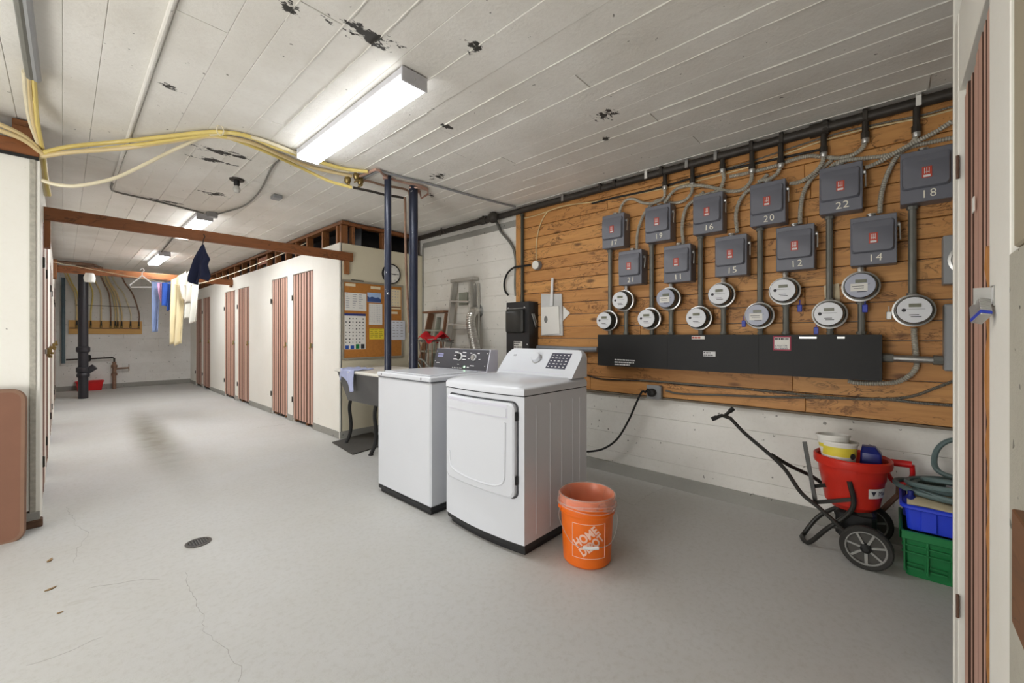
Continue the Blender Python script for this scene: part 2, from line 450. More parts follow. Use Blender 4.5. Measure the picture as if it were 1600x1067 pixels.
m_liner = NT('clear_bin_liner'); m_liner.p.inputs['Transmission Weight'].default_value = .55; m_liner.p.inputs['Alpha'].default_value = .45; m_liner = m_liner.out(rgb(250, 226, 214), .25)

# ------------------------------------------------------------------ floor
def floor_mat():
    t = NT('floor_paint'); vec = t.coord()
    base = rgb(194, 194, 192)
    n = t.noise(vec, 1.1, 6, .6)
    col = t.mix(t.math('MULTIPLY', t.ramp(n, .38, .7), .55), base, rgb(186, 184, 176))
    n2 = t.noise(vec, 34, 6, .75)
    col = t.mix(t.math('MULTIPLY', t.ramp(n2, .48, .72), .45), col, rgb(166, 163, 154))
    # worn scuffs running across the floor
    v3 = t.coord(scale=(1.2, 5, 1), rot=(0, 0, .35))
    s = t.ramp(t.noise(v3, 2.2, 7, .75, .4), .62, .74)
    col = t.mix(t.math('MULTIPLY', s, .4), col, rgb(160, 155, 142))
    def blot(p, q, w, amt, c, col):
        mp = t.new('ShaderNodeMapping', vector_type='TEXTURE'); m = (p + q) / 2; dv = q - p
        mp.inputs['Location'].default_value = (m.x, m.y, 0); mp.inputs['Rotation'].default_value = (0, 0, math.atan2(dv.y, dv.x)); mp.inputs['Scale'].default_value = (dv.length / 2, w, 1000)
        t.l.new(t.coord(), mp.inputs['Vector']); ln = t.new('ShaderNodeVectorMath', operation='LENGTH'); t.l.new(mp.outputs[0], ln.inputs[0])
        k = t.new('ShaderNodeMapRange', interpolation_type='SMOOTHSTEP'); k.inputs[1].default_value = 1; k.inputs[2].default_value = 0; t.l.new(ln.outputs['Value'], k.inputs[0])
        k2 = t.math('MULTIPLY', k.outputs[0], t.math('ADD', .6, t.math('MULTIPLY', t.noise(vec, 5, 4), .8)))
        return t.mix(t.math('MULTIPLY', k2, amt), col, c)
    # old oil smear along the corridor, and a rusty ring round the drain
    col = blot(at(205, 632, z=0), at(330, 812, z=0), .30, .85, rgb(112, 106, 88), col)
    col = blot(at(285, 850, z=0), at(335, 846, z=0), .10, .6, rgb(150, 138, 104), col)
    h = t.math('ADD', t.math('MULTIPLY', n2, .4), t.math('MULTIPLY', t.noise(vec, 160, 3), .5))
    t.bump(h, .35, .003)
    r = t.math('ADD', .42, t.math('MULTIPLY', t.noise(vec, 7, 4), .3))
    return t.out(col, r)
floor = struct('floor', G().box(-3.2, 3.6, -3.2, 13.6, -.1, 0), floor_mat())
m_crack = plain('crack_dark', rgb(98, 92, 82), .9)
def crack(pts, w):
    P = []
    for i in range(len(pts) - 1):
        a = at(*pts[i], z=0); b = at(*pts[i + 1], z=0); k = max(2, int((b - a).length / .03))
        for j in range(k):
            q = a.lerp(b, j / k); P.append(q + V(R_.uniform(-1, 1), R_.uniform(-1, 1), 0) * .008)
    P.append(at(*pts[-1], z=0)); vs = []; fs = []
    for i, p in enumerate(P):
        t = (P[min(i + 1, len(P) - 1)] - P[max(0, i - 1)]).normalized(); sd = V(-t.y, t.x, 0) * w * R_.uniform(.6, 1.5)
        vs += [p - sd + V(0, 0, -.004), p + V(0, 0, .0006), p + sd + V(0, 0, -.004)]
        if i: n = 3 * i; fs += [(n - 3, n - 2, n + 1, n), (n - 2, n - 1, n + 2, n + 1)]
    build('crack', G().add(vs, fs), m_crack, floor, kind='stuff')
crack([(290, 893), (302, 935), (318, 960), (318, 985), (352, 1015), (376, 1042), (372, 1066)], .003)
crack([(104, 792), (118, 818), (140, 832), (120, 860), (116, 880)], .0025)
crack([(965, 778), (990, 790), (1010, 775), (1040, 760)], .002)
crack([(400, 668), (455, 662), (500, 668)], .003)
crack([(140, 918), (215, 906), (250, 905)], .0018)
crack([(40, 1040), (100, 1020), (160, 995)], .0018)
# floor drain
dp = at(310, 848, z=0)
dr = thing('floor_drain', 'round dark metal drain grate set in the grey floor', 'drain', dp)
build('rim', G().lathe([(.062, .0), (.066, .004), (.05, .006), (.046, .002)], 24, dp, caps=False), m_iron, dr)
build('grate', G().lathe([(.05, .001), (.05, .003)], 24, dp), m_blk, dr)
g = G()
for k in range(-3, 4):
    w = math.sqrt(.048 ** 2 - (k * .013) ** 2); g.box(dp.x + k * .013 - .003, dp.x + k * .013 + .003, dp.y - w, dp.y + w, .002, .006)
build('grate_bars', g, m_iron, dr)
m_leaf = plain('dry_leaf', rgb(150, 122, 84), .9)
def leaf(px, py, s, a, lab):
    c = at(px, py, z=0); g = G()
    pts = [(-1, 0), (-.5, .3), (.2, .34), (1, 0), (.3, -.3), (-.4, -.32)]
    g.prism([(x * s, y * s) for x, y in pts], lambda u, v, k: V(c.x + u * math.cos(a) - v * math.sin(a), c.y + u * math.sin(a) + v * math.cos(a), .001 + .004 * k + .1 * u * u / s))
    solo('dry_leaf', g, m_leaf, lab, 'leaf')
leaf(79, 921, .022, .4, 'small curled tan leaf scrap on the open grey floor')
leaf(78, 876, .026, 1.2, 'thin dry leaf sliver on the floor below the leaning brown table')
leaf(94, 958, .010, 0, 'tiny dark brown crumb of leaf on the grey floor')

# ------------------------------------------------------------------ ceiling : slab + form boards
ceil = struct('ceiling', G().box(-3.2, 3.6, -3.2, 13.6, ZC + .012, ZC + .15), m_ceil)
x = -.7; ridge = G()
while x < 3.5:
    w = R_.choice((.13, .15, .17, .19, .2)); y = -1.6 - R_.uniform(0, 2)
    while y < 13.5:
        ln = R_.uniform(2.2, 4.2); dz = R_.uniform(-.003, .003) if x > .3 else R_.uniform(-.0012, .0012)
        y1 = min(y + ln, 13.5)
        build('form_board', G().box(x + .0005, min(x + w, 3.5) - .0005, y + .0005, y1 - .0005, ZC + dz, ZC + .014, .002), m_ceil, ceil)
        if y1 < 13 and x > .3 and R_.random() < .5: ridge.box(x, x + w, y1 - .004, y1 + .004, ZC - .004, ZC + .012)
        y = y1
    if x > .3:
        yy = -1.5
        while yy < 13.3:
            l2 = R_.uniform(.3, 1.6)
            if R_.random() < .5:
                n0 = int(l2 / .05) + 1; z0 = R_.uniform(.003, .007)
                ridge.tube([V(x + R_.uniform(-.0015, .0015), yy + k * l2 / n0, ZC - z0 * .35 + R_.uniform(-.001, .001)) for k in range(n0 + 1)], .004, 5, radii=[R_.uniform(.002, .0055) for _ in range(n0 + 1)])
            yy += l2
    x += w
build('mortar_ridge', ridge, m_ceil, ceil, kind='stuff')
# room shell out of view
struct('wall_left', G().box(-3.3, -3.2, -3.2, 4.1, 0, ZC + .1), m_wallroom)
struct('wall_front', G().box(-3.3, 3.6, -3.3, -3.2, 0, ZC + .1), m_wallroom)

# ------------------------------------------------------------------ electrical wall (faces -x)
wr = struct('wall_right', G().box(XW + .01, XW + .15, -3.2, 13.6, 0, ZC + .1), m_wallp)
def courses(parent, y0, y1, z0, z1, h, xf):
    z = z0
    while z < z1 - .01:
        zz = min(z + h * R_.uniform(.85, 1.15), z1)
        if z1 - zz < .05: zz = z1
        y = y0
        while y < y1 - .01:
            yy = min(y + R_.uniform(4, 7), y1)
            if y1 - yy < .3: yy = y1
            dx = R_.uniform(-.002, .002)
            build('form_course', G().box(xf + dx, xf + .012, y + .0004, yy - .0004, z + .0008, zz - .0008, .002), m_wallp, parent)
            y = yy
        z = zz
courses(wr, -2.2, 4.9, .0, .715, .19, XW)
courses(wr, 3.03, 4.9, .715, 2.55, .2, XW)
struct('baseboard_right', G().prism([(3.452, .0), (3.36, .0), (3.362, .006), (3.42, .05), (3.438, .073), (3.452, .073)], lambda u, v, k: V(u, -2.2 + k * 6.0, v)), m_grayp)
XB = 3.42
zj = [2.60, 2.532, 2.412] + [2.412 - .1198 * k for k in range(1, 14)] + [.722]
for i in range(len(zj) - 1):
    y = 2.985; zt, zb = zj[i], zj[i + 1]
    while y > -1.6:
        yy = y - R_.uniform(.8, 2.6)
        if yy < -1.5: yy = -1.7
        build('plank', G().box(XB + R_.uniform(-.003, .003), XW, yy + .0012, y - .0012, zb + .0025, zt - .0025, .003), m_plank, wr)
        y = yy
build('corner_board', G().box(XB - .012, XW, 2.99, 3.075, .722, 2.58, .003), wood('corner_board_wood', rgb(206, 150, 86), rgb(160, 100, 46), 'z'), wr)
build('plank_ledge', G().box(XB - .006, XW, -1.7, 3.0, .705, .721, .002), plain('ledge_grey', rgb(120, 108, 92), .8), wr)
# grey band under the ceiling at the white wall
build('wall_head_band', G().box(XW - .01, XW + .01, 3.08, 4.88, 2.47, 2.54, .004), m_grayp, wr)

# ------------------------------------------------------------------ locker partition along the corridor (faces -x) with doors
DZ0, DZ1, PZ = .045, 2.11, 2.36
doorsR = [(5.66, 6.36), (6.58, 7.25), (8.44, 9.12), (9.34, 10.06), (11.33, 12.02), (12.16, 12.78)]
lw = sgroup('wall_lockers')
g = G(); prev = YC + .0
for (a, b) in doorsR:
    g.box(XP, XP + .03, prev, a - .004, 0, PZ, .002); g.box(XP, XP + .03, a - .004, b + .004, DZ1 + .006, PZ, .002); prev = b + .004
g.box(XP, XP + .03, prev, YB, 0, PZ, .002)
build('panel', g, m_panel, lw)
g = G(); prev = YC
for (a, b) in doorsR:
    g.box(XP - .008, XP, prev, a - .006, 0, .085, .002); prev = b + .006
g.box(XP - .008, XP, prev, YB - .01, 0, .085, .002)
struct('baseboard_lockers', g, m_grayp)
build('corner_trim', G().box(XP - .006, XP + .016, YC - .006, YC + .016, 0, PZ, .003), m_panel, lw)
for y in [4.93, 5.03, 5.45, 5.95, 6.35, 6.75, 7.2, 7.6, 8.1, 8.5, 9.0, 9.5, 9.9, 10.4, 10.9, 11.4, 11.9, 12.4, 12.9]:
    build('stud', G().box(XP + .032, XP + .032 + .085, y - .019, y + .019, 0, 2.59, .002), m_stud, lw)
build('top_plate', G().box(XP + .03, XP + .12, YC, YB - .02, 2.595, 2.635, .002), wood('plate_lumber', rgb(150, 98, 56), rgb(96, 58, 32), 'y', .8), lw)
build('blocking', G().box(XP + .04, XP + .11, 7.65, 8.06, 2.44, 2.56, .003), wood('block_lumber', rgb(176, 112, 84), rgb(120, 74, 50), 'y', .6), lw)
build('black_sheet', G().box(XP + .30, XP + .31, YC + .05, YB - .1, .1, 2.63), m_sheet, lw)  # black sheet added behind the studs to darken the unlit locker interior
build('locker_dark_cover', G().box(XP + .125, XW - .02, YC + .06, YB - .1, 2.622, 2.634), m_sheet, lw)  # black cover over the lockers stands in for the shade inside
# cross partition with the noticeboard (faces -y)
cw = sgroup('wall_clock')
build('panel', G().box(XP + .002, XW, YC, YC + .03, 0, PZ, .002), m_cream, cw)
for x_ in (2.34, 2.44, 2.85, 3.36):
    build('stud', G().box(x_ - .019, x_ + .019, YC + .032, YC + .11, 0, 2.59, .002), m_stud, cw)
build('top_plate', G().box(XP + .13, XW, YC + .03, YC + .11, 2.595, 2.635, .002), m_beam, cw)
build('black_sheet', G().box(XP + .32, XW - .01, YC + .35, YC + .36, .1, 2.62), m_sheet, cw)
build('inner_corner_strip', G().box(XW - .018, XW, YC - .018, YC, 0, 2.5, .002), m_grayp, cw)
struct('baseboard_clock', G().box(XP, XW, YC - .01, YC, 0, .085, .002), m_grayp)
def hinge_g(x, y, z): return G().box(x - .006, x, y - .016, y + .016, z - .035, z + .035, .001).tube([V(x - .008, y, z - .04), V(x - .008, y, z + .04)], .005, 6)
def edged(o, dark, nx, ny):                     # raw brown board edges, painted face
    o.data.materials.append(dark)
    for p in o.data.polygons:
        if abs(p.normal.x * nx + p.normal.y * ny) < .9: p.material_index = 1
    return o
def plank_door(name, face, y0, y1, sgn, latch, n=7):
    """boarded door in a wall whose outer face lies at x = face and looks towards sgn * x"""
    d = sgroup(name, (face, (y0 + y1) / 2, 0))
    build('backing', G().box(face - sgn * .045, face - sgn * .026, y0, y1, DZ0, DZ1), m_dgap, d)
    w = (y1 - y0) / n
    for k in range(n):
        a = y0 + k * w + .012; b = y0 + (k + 1) * w - .013
        f = face + sgn * R_.uniform(-.004, .003)
        edged(build('plank', G().prism([(a, face - sgn * .027), (a + .003, f), (b - .003, f), (b, face - sgn * .027)], lambda u, v, s: V(v, u, DZ0 + .004 if s == 0 else DZ1 - .004)), m_door, d), m_dgap, 1, 0)
    for z in (.32, 1.78): build('hinge', hinge_g(face + sgn * .008 if sgn < 0 else face + .012, y1 if latch < 0 else y0, z), m_iron, d)
    yl = y0 + .05 if latch < 0 else y1 - .05
    build('hasp', G().box(face + sgn * .012, face + sgn * .001, yl - .05, yl + .02, 1.09, 1.13, .002), m_steel, d)
    build('latch', G().box(face + sgn * .03, face + sgn * .01, yl - .03, yl - .012, 1.07, 1.14, .004).lathe([(.012, 0), (.012, .02)], 10, (face + sgn * .03, yl - .02, 1.06)), m_brass, d)
    return d
for i, (a, b) in enumerate(doorsR): plank_door('door_%d' % (i + 1), XP, a, b, -1, -1)

# ------------------------------------------------------------------ left lockers
lk = sgroup('wall_lockers_left', (XL, 4.1, 0))
doorsL = [(4.58, 5.22), (5.45, 6.1), (7.1, 7.75), (8.0, 8.65), (10.0, 10.65), (10.9, 11.5)]
g = G(); prev = 4.1
for (a, b) in doorsL:
    g.box(XL - .03, XL, prev, a - .004, 0, 2.39, .002); g.box(XL - .03, XL, a - .004, b + .004, DZ1 + .006, 2.39, .002); prev = b + .004
g.box(XL - .03, XL, prev, YB, 0, 2.39, .002)
build('panel', g, m_panel, lk)
build('end_panel', G().box(-3.2, XL - .03, 4.1, 4.13, .11, 2.39, .002), m_panel, lk)
build('end_kick', G().box(-3.2, XL - .0, 4.085, 4.13, 0, .1, .004), m_grayp, lk)
build('rust_foot', G().box(XL - .1, XL + .012, 4.075, 4.14, 0, .05, .006), plain('rusty_foot', rgb(96, 72, 56), .9, var=.4, vs=30), lk)
build('corner_strip', G().box(XL - .045, XL - .018, 4.092, 4.1, .06, 2.39, .002), plain('grey_edge_strip', rgb(176, 172, 160), .8, var=.2, vs=40), lk)
for y in [4.16, 4.7, 5.3, 5.9, 6.5, 7.1, 7.7, 8.3, 8.9, 9.5, 10.1, 10.7, 11.3, 11.9, 12.5]:
    build('stud', G().box(XL - .12, XL - .035, y - .019, y + .019, 0, 2.6, .002), m_stud, lk)
build('top_plate', G().box(XL - .12, XL - .03, 4.14, YB - .05, 2.6, 2.64, .002), wood('plate_lumber_left', rgb(150, 98, 56), rgb(96, 58, 32), 'y', .8), lk)
build('end_header', G().box(-3.1, XL - .005, 4.10, 4.138, 2.405, 2.5, .003), m_beam, lk)
build('end_cap_strip', G().box(-3.1, XL - .005, 4.085, 4.1, 2.385, 2.405, .002), m_blk, lk)
build('black_sheet', G().box(-3.1, XL - .13, 4.3, 4.31, 0, 2.63), m_wallroom, lk)
for i, (a, b) in enumerate(doorsL): plank_door('door_%d' % (i + 7), XL, a, b, 1, 1)
# back wall
wb = struct('wall_back', G().box(-3.2, 3.6, YB + .012, YB + .15, 0, ZC + .1), m_backw)
z = 0
while z < 2.6:
    zz = min(z + R_.uniform(.2, .32), 2.65); xx = -.3
    while xx < 2.3:
        x2 = min(2.35, xx + R_.uniform(.9, 2.0)); dy = R_.uniform(-.004, .004)
        build('form_course', G().box(xx + .0005, x2 - .0005, YB + dy, YB + .014, z + .001, zz - .001, .003), m_backw, wb); xx = x2
    z = zz
struct('baseboard_back', G().box(XL, XP, YB - .02, YB, 0, .11, .003), m_grayp)

# ------------------------------------------------------------------ near partition with the closest door (faces +y)
np_ = sgroup('wall_near_locker', (1.8, YR, 0))
g = G().box(1.19, 1.405, YR - .07, YR, 0, ZC - .01, .002)
build('wide_jamb', g, m_panel, np_)
build('narrow_jamb', G().box(1.995, 2.10, YR - .07, YR, .0, 2.31, .002), m_panel, np_)
build('edge_post', G().box(2.102, 2.135, YR - .075, YR + .002, .02, ZC - .01, .003), m_panel, np_)
build('head_panel', G().box(1.406, 1.994, YR - .04, YR - .002, 2.05, 2.31, .002), m_panel, np_)
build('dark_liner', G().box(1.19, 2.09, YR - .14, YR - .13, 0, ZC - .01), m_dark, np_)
build('torn_edge', G().tube([V(1.412 + R_.uniform(-.004, .004), YR - .001, .3 + k * .05) for k in range(24)], .006, 5, radii=[R_.uniform(.002, .008) for _ in range(24)]), wood('raw_split_wood', rgb(176, 120, 62), rgb(120, 74, 36), 'z', .6), np_)
nd = sgroup('door_13', (1.7, YR, 0))
build('backing', G().box(1.42, 1.985, YR - .045, YR - .03, .03, 2.02), m_dgap, nd)
xx = 1.43
for w in (.075, .055, .085, .06, .08, .05, .07, .075):
    f = YR - R_.uniform(.006, .014); g0 = .0085
    edged(build('plank', G().prism([(xx + g0, YR - .03), (xx + g0 + .004, f), (xx + w - g0 - .003, f), (xx + w - g0, YR - .03)], lambda u, v, s: V(u, v, .03 if s == 0 else 2.015)), m_door, nd), m_dgap, 0, 1)
    xx += w
for z in (.36, 1.80): build('hinge', G().box(1.978, 1.996, YR, YR + .002, z - .035, z + .035, .0005).tube([V(1.987, YR + .002, z - .038), V(1.987, YR + .002, z + .038)], .004, 8), plain('rusty_hinge', rgb(92, 66, 50), .7), nd)
hp = at(1553, 462, y=YR)
build('hasp', G().box(hp.x - .012, hp.x + .06, YR, YR + .003, hp.z - .022, hp.z + .022, .001).box(hp.x - .004, hp.x, YR, YR + .03, hp.z - .018, hp.z + .018), m_steel, nd)
build('torn_sticker', G().box(at(1518, 340, y=YR).x - .02, at(1518, 340, y=YR).x + .015, YR - .004, YR - .002, 1.585, 1.625), m_lab, nd)
# padlock
pl = thing('padlock', 'silver laminated padlock with blue band hanging from the nearest door hasp', 'padlock', (hp.x + .03, YR + .03, hp.z - .08))
Mx = Matrix.Translation((hp.x + .018, YR + .02, hp.z + .004)) @ Matrix.Rotation(.62, 4, 'Y') @ Matrix.Rotation(.35, 4, 'Z') @ Matrix.Diagonal((.7, .7, .7, 1))
g = G().tube([Mx @ q for q in spline([V(-.014, 0, -.035), V(-.014, 0, -.008), V(0, 0, .006), V(.014, 0, -.008), V(.014, 0, -.035)])], .0042, 8); build('shackle', g, m_steel, pl)
g = G()
for k in range(7): g.box(-.026, .026, -.013, .013, -.078 + k * .0065, -.0725 + k * .0065, .0012)
build('body', g.xf(Mx), m_steel, pl)
build('blue_band', G().box(-.0268, .0268, -.0138, .0138, -.0905, -.0785, .002).xf(Mx), m_lockb, pl)
build('base_plate', G().box(-.026, .026, -.013, .013, -.0955, -.0908, .002).xf(Mx), m_steel, pl)
# pier at the frame's edge
pr = sgroup('column', (1.1, YR - .1, 0))
build('upper_face', G().box(.75, 1.185, -.62, YR - .004, 1.41, ZC - .005, .004), m_pierup, pr)
build('lower_face', G().box(.75, 1.186, -.62, YR + .002, 0, 1.405, .008), m_pier, pr)
blk = at(1580, 880, y=YR + .02)
build('wood_block', G().box(.80, 1.03, YR + .003, YR + .02, .79, .972, .002), wood('walnut_block', rgb(120, 80, 48), rgb(80, 50, 28), 'x', .8), pr)

# ------------------------------------------------------------------ lumber beams across the corridor
def beam(y0, y1, x0, x1, z0, z1, lab): return solo('wood_beam', G().box(x0, x1, y0, y1, z0, z1, .003), m_beam, lab, 'beam')
beam(4.835, 4.876, XL - .01, 2.40, 2.145, 2.245, 'brown lumber beam across the corridor, the one ending beside the noticeboard wall')
beam(9.46, 9.50, XL - .01, XP + .0, 2.215, 2.325, 'brown lumber beam across the corridor, the one in front of the black drain pipe')
bl = [((2.30, 4.846, 1.985), (2.36, 4.88, 2.143), 'short brown wood block under the near beam beside the noticeboard'),
      ((XL, 4.84, 1.93), (XL + .035, 4.93, 2.143), 'short brown wood block under the near beam on the opposite locker wall'),
      ((XP - .04, 9.502, 2.18), (XP - .001, 9.57, 2.36), 'upright wood block holding the far beam at the row of locker doors'),
      ((XL + .001, 9.38, 2.1), (XL + .04, 9.457, 2.4), 'upright wood block holding the far beam above the drain pipe')]
for a, b, lab in bl: solo('wood_block', G().box(a[0], b[0], a[1], b[1], a[2], b[2], .003), m_stud, lab, 'wood block')

# ------------------------------------------------------------------ fluorescent fixtures
def fixture(x0, x1, y0, y1, lab, lum=None):
    t = thing('ceiling_light', lab, 'ceiling light', ((x0 + x1) / 2, (y0 + y1) / 2, ZC), 'fluorescent ceiling lights')
    build('housing', G().box(x0 + .005, x1 - .005, y0 + .005, y1 - .005, ZC - .045, ZC - .004, .003), m_light_end, t)
    for a, b in ((y0, y0 + .012), (y1 - .012, y1)): build('end_cap', G().box(x0, x1, a, b, ZC - .082, ZC - .004, .003), m_light_end, t)
    prof = rrect(x0 + .002, x1 - .002, ZC - .079, ZC - .046, .012, 3)
    build('side_lens', G().prism(prof, lambda u, v, k: V(u, y0 + .013 if k == 0 else y1 - .013, v)), m_lum_side, t)
    build('diffuser', G().box(x0 + .012, x1 - .012, y0 + .016, y1 - .016, ZC - .0815, ZC - .078, .001), lum or m_lum, t)
    build('cap_screw', G().lathe([(.006, 0), (.004, .003)], 8, ((x0 + x1) / 2, y0, ZC - .045), '-y'), m_steel, t)
fixture(1.185, 1.345, 1.86, 3.28, 'large lit fluorescent light, the one nearest above the washing machines')
fixture(1.03, 1.19, 5.83, 7.2, 'lit fluorescent light between the two wood beams, just past the near beam', m_lum_far)
fixture(1.08, 1.24, 9.0, 10.3, 'lit fluorescent light near the far beam, smallest in view', m_lum_far)
fixture(-1.75, -1.59, 1.3, 2.7, 'added unseen fluorescent light brightening the room from the side area')  # extra lamp outside the view, added to brighten ceiling and floor
# ceiling conduit and small fittings
XCN = .31
cd = [V(XCN, -1.4, ZC - .012), V(XCN, 2, ZC - .012), V(XCN, 5.2, ZC - .012)]
solo('ceiling_conduit', G().tube(cd, .011, 8), m_ceil, 'white painted straight conduit fixed along the ceiling', 'conduit')
p2 = [V(XCN, 5.2, ZC - .012), V(XCN, 5.42, ZC - .02), V(XCN + .05, 5.52, ZC - .02), V(.6, 5.6, ZC - .014), V(.95, 5.72, ZC - .014), V(1.08, 5.75, ZC - .02)]
solo('ceiling_cable', G().tube(resample(p2, .03), .009, 8), m_conduit, 'grey cable bending along the ceiling to the light between beams', 'cable')
jb = V(1.16, 5.73, ZC - .03)
solo('junction_box', G().lathe([(.05, -.025), (.055, 0), (.055, .028)], 14, jb), m_boxl, 'octagonal junction box on the ceiling beside the light between beams', 'junction box')
lp = at(370, 280, z=ZC)
t = thing('lamp_socket', 'dark bare bulb socket hanging from a spalled ceiling patch', 'lamp socket', lp)
build('rose', G().lathe([(.055, -.014), (.06, 0)], 14, lp), m_iron, t)
build('socket', G().lathe([(.018, -.06), (.024, -.05), (.024, -.014)], 12, lp), m_blk, t)
build('bulb', G().lathe([(.0, -.125), (.02, -.118), (.03, -.098), (.026, -.078), (.014, -.06)], 12, lp), plain('clear_bulb', rgb(200, 200, 195), .1), t)
p3 = [V(1.2, 5.72, ZC - .014), at(380, 322, z=ZC - .014), at(405, 300, z=ZC - .014), at(425, 262, z=ZC - .014), at(436, 250, z=ZC - .014)]
solo('ceiling_cable', G().tube(resample(p3, .03), .008, 8), m_conduit, 'thin grey cable curving over the ceiling from the octagonal box', 'cable')
q = at(432, 305, z=ZC)
solo('junction_box', G().box(q.x - .04, q.x + .04, q.y - .05, q.y + .05, ZC - .04, ZC - .004, .004), m_boxl, 'small square metal box on the ceiling past the yellow tubes', 'junction box')
p4 = [at(252, 394, z=ZC - .012), at(262, 382, z=ZC - .012), at(270, 372, z=ZC - .012)]
solo('ceiling_cable', G().tube(resample(p4, .03), .009, 6), m_conduit, 'short bent grey cable above the smallest light', 'cable')

# ------------------------------------------------------------------ main iron pipe under the ceiling at the meters
XI = 3.372
mp = thing('iron_pipe', 'long dark iron pipe along the top of the meter wall', 'pipe', (XI, 2, 2.602))
build('pipe', G().tube([V(XI, -1.4, 2.602), V(XI, 2, 2.6), V(XI, YC - .02, 2.598)], .032, 12), m_iron, mp)
g = G()
for y in (.35, 3.55): g.tube([V(XI, y - .05, 2.601), V(XI, y + .05, 2.601)], .043, 12)
build('coupling', g, m_iron, mp)
for px in (882, 940, 962, 1012, 1035, 1075, 1120, 1175, 1222, 1290, 1352, 1435):
    y = at(px, 250, x=XI).y
    build('pipe_hook', G().box(XI - .04, XI - .034, y - .012, y + .012, 2.57, 2.640, .001).box(XI - .04, XI + .03, y - .012, y + .012, 2.630, 2.636, .001), R_.choice((m_steel, m_lab, m_iron)), mp)
def drop(px, py):
    p = at(px, py, x=XI); return V(XI - .002, p.y, p.z)
NIP = {1039: 289, 1082: 284, 1129: 262, 1175: 262, 1220: 253, 1287: 236, 1352: 214, 1432: 204}
for px, py in NIP.items():
    p = drop(px, py)
    build('drop_nipple', G().tube([V(p.x, p.y, 2.585), p + V(0, 0, .03)], .017, 10).lathe([(.0225, 0), (.0225, .04)], 8, p - V(0, 0, .012)), m_iron if px not in (1432,) else m_iron, mp)
    build('connector', G().lathe([(.018, -.02), (.021, -.015), (.021, .012)], 10, p - V(0, 0, .02)), m_steel, mp)

# ------------------------------------------------------------------ disconnect boxes
BW, BH, BD = .213, .295, .118
BOXES = {'17': (941, 338.3), '19': (1008, 324.9), '21': (966.5, 393.7), '11': (1037, 385.8), '16': (1082.5, 308), '20': (1171.7, 290), '15': (1117, 371.5),
         '12': (1212.5, 356.7), '22': (1280, 264.6), '14': (1328.4, 342), '18': (1406.7, 241)}
def make_box():
    t = thing('switch_box', 'x', 'switch box', (0, 0, 0))       # local: back centre at origin, front looks to -x
    build('body', G().box(-BD, 0, -BW / 2, BW / 2, -BH / 2, BH / 2, .004), m_boxg, t)
    ring0 = rrect(-BW / 2 + .012, BW / 2 - .006, -BH / 2 + .075, BH / 2 - .03, .014, 4); ring1 = rrect(-BW / 2 + .018, BW / 2 - .012, -BH / 2 + .082, BH / 2 - .07, .02, 4)
    rings = [[V(-BD, u, v) for u, v in ring0], [V(-BD - .014, u, v) for u, v in rrect(-BW / 2 + .013, BW / 2 - .007, -BH / 2 + .076, BH / 2 - .034, .018, 4)],
             [V(-BD - .024, u, v) for u, v in ring1]]
    lid = build('cover', G().loft([list(reversed(r)) for r in rings]), m_boxg, t)
    build('label_plate', G().box(-BD - .0262, -BD - .0235, -.022, .018, -.022, .04), m_red, lid, world=False)
    g = G()
    for k in range(3): g.box(-BD - .0268, -BD - .026, -.012 + k * .009, -.009 + k * .009, .002, .034)
    g.box(-BD - .0268, -BD - .026, -.016, .012, -.018, -.006).box(-BD - .0268, -BD - .026, -.012, .010, .008, .011)
    build('label_print', g, m_ink, lid, world=False)
    g = G().bar(V(-BD * .6, -BW / 2 - .012, .09), V(-BD * .75, -BW / 2 - .014, -.01), .006, .012).lathe([(.016, 0), (.016, .012)], 10, V(-BD * .6, -BW / 2, .085), '-y')
    build('switch_lever', g, m_steel, t)
    build('hub', G().lathe([(.019, 0), (.019, .018), (.024, .018), (.024, .026)], 10, V(-.05, .01, BH / 2)), m_steel, t)
    return t
XF = 3.30
proto = None; BPOS = {}
NUMW = {'11': 'eleven', '12': 'twelve', '14': 'fourteen', '15': 'fifteen', '16': 'sixteen', '17': 'seventeen', '18': 'eighteen', '19': 'nineteen', '20': 'twenty', '21': 'twenty-one', '22': 'twenty-two'}
look = {'17': 'leftmost upper', '19': 'second upper', '16': 'third upper', '20': 'fourth upper', '22': 'fifth upper', '18': 'last upper', '21': 'first lower', '11': 'second lower', '15': 'third lower', '12': 'fourth lower', '14': 'fifth lower'}
fresh = make_box()
for i, (num, (px, py)) in enumerate(BOXES.items()):
    p = at(px, py, x=XF); o = fresh if i == 0 else clone(fresh)
    c = V(XF + BD, p.y - BW / 2, p.z - BH / 2); o.location = c; WO[o.name] = c; BPOS[num] = c
    tag(o, 'grey metal switch box hand painted with the number %s in the %s row' % (NUMW[num], 'lower' if num in ('21', '11', '15', '12', '14') else 'upper'), 'switch box', 'grey switch boxes on the plank wall')
for num, c in BPOS.items():
    o = [q for q in bpy.data.objects if q.name.startswith('switch_box') and q.parent is None and (q.location - c).length < 1e-4][0]
    for k_, ch_ in enumerate(num): text(ch_, .062, V(-BD - .0015, .008 - .036 * k_, -BH / 2 + .038 + .003 * k_), WALLX, m_num, o, world=False, name='painted_digit', rot=R_.uniform(-.08, .1), sx=R_.uniform(.9, 1.1))

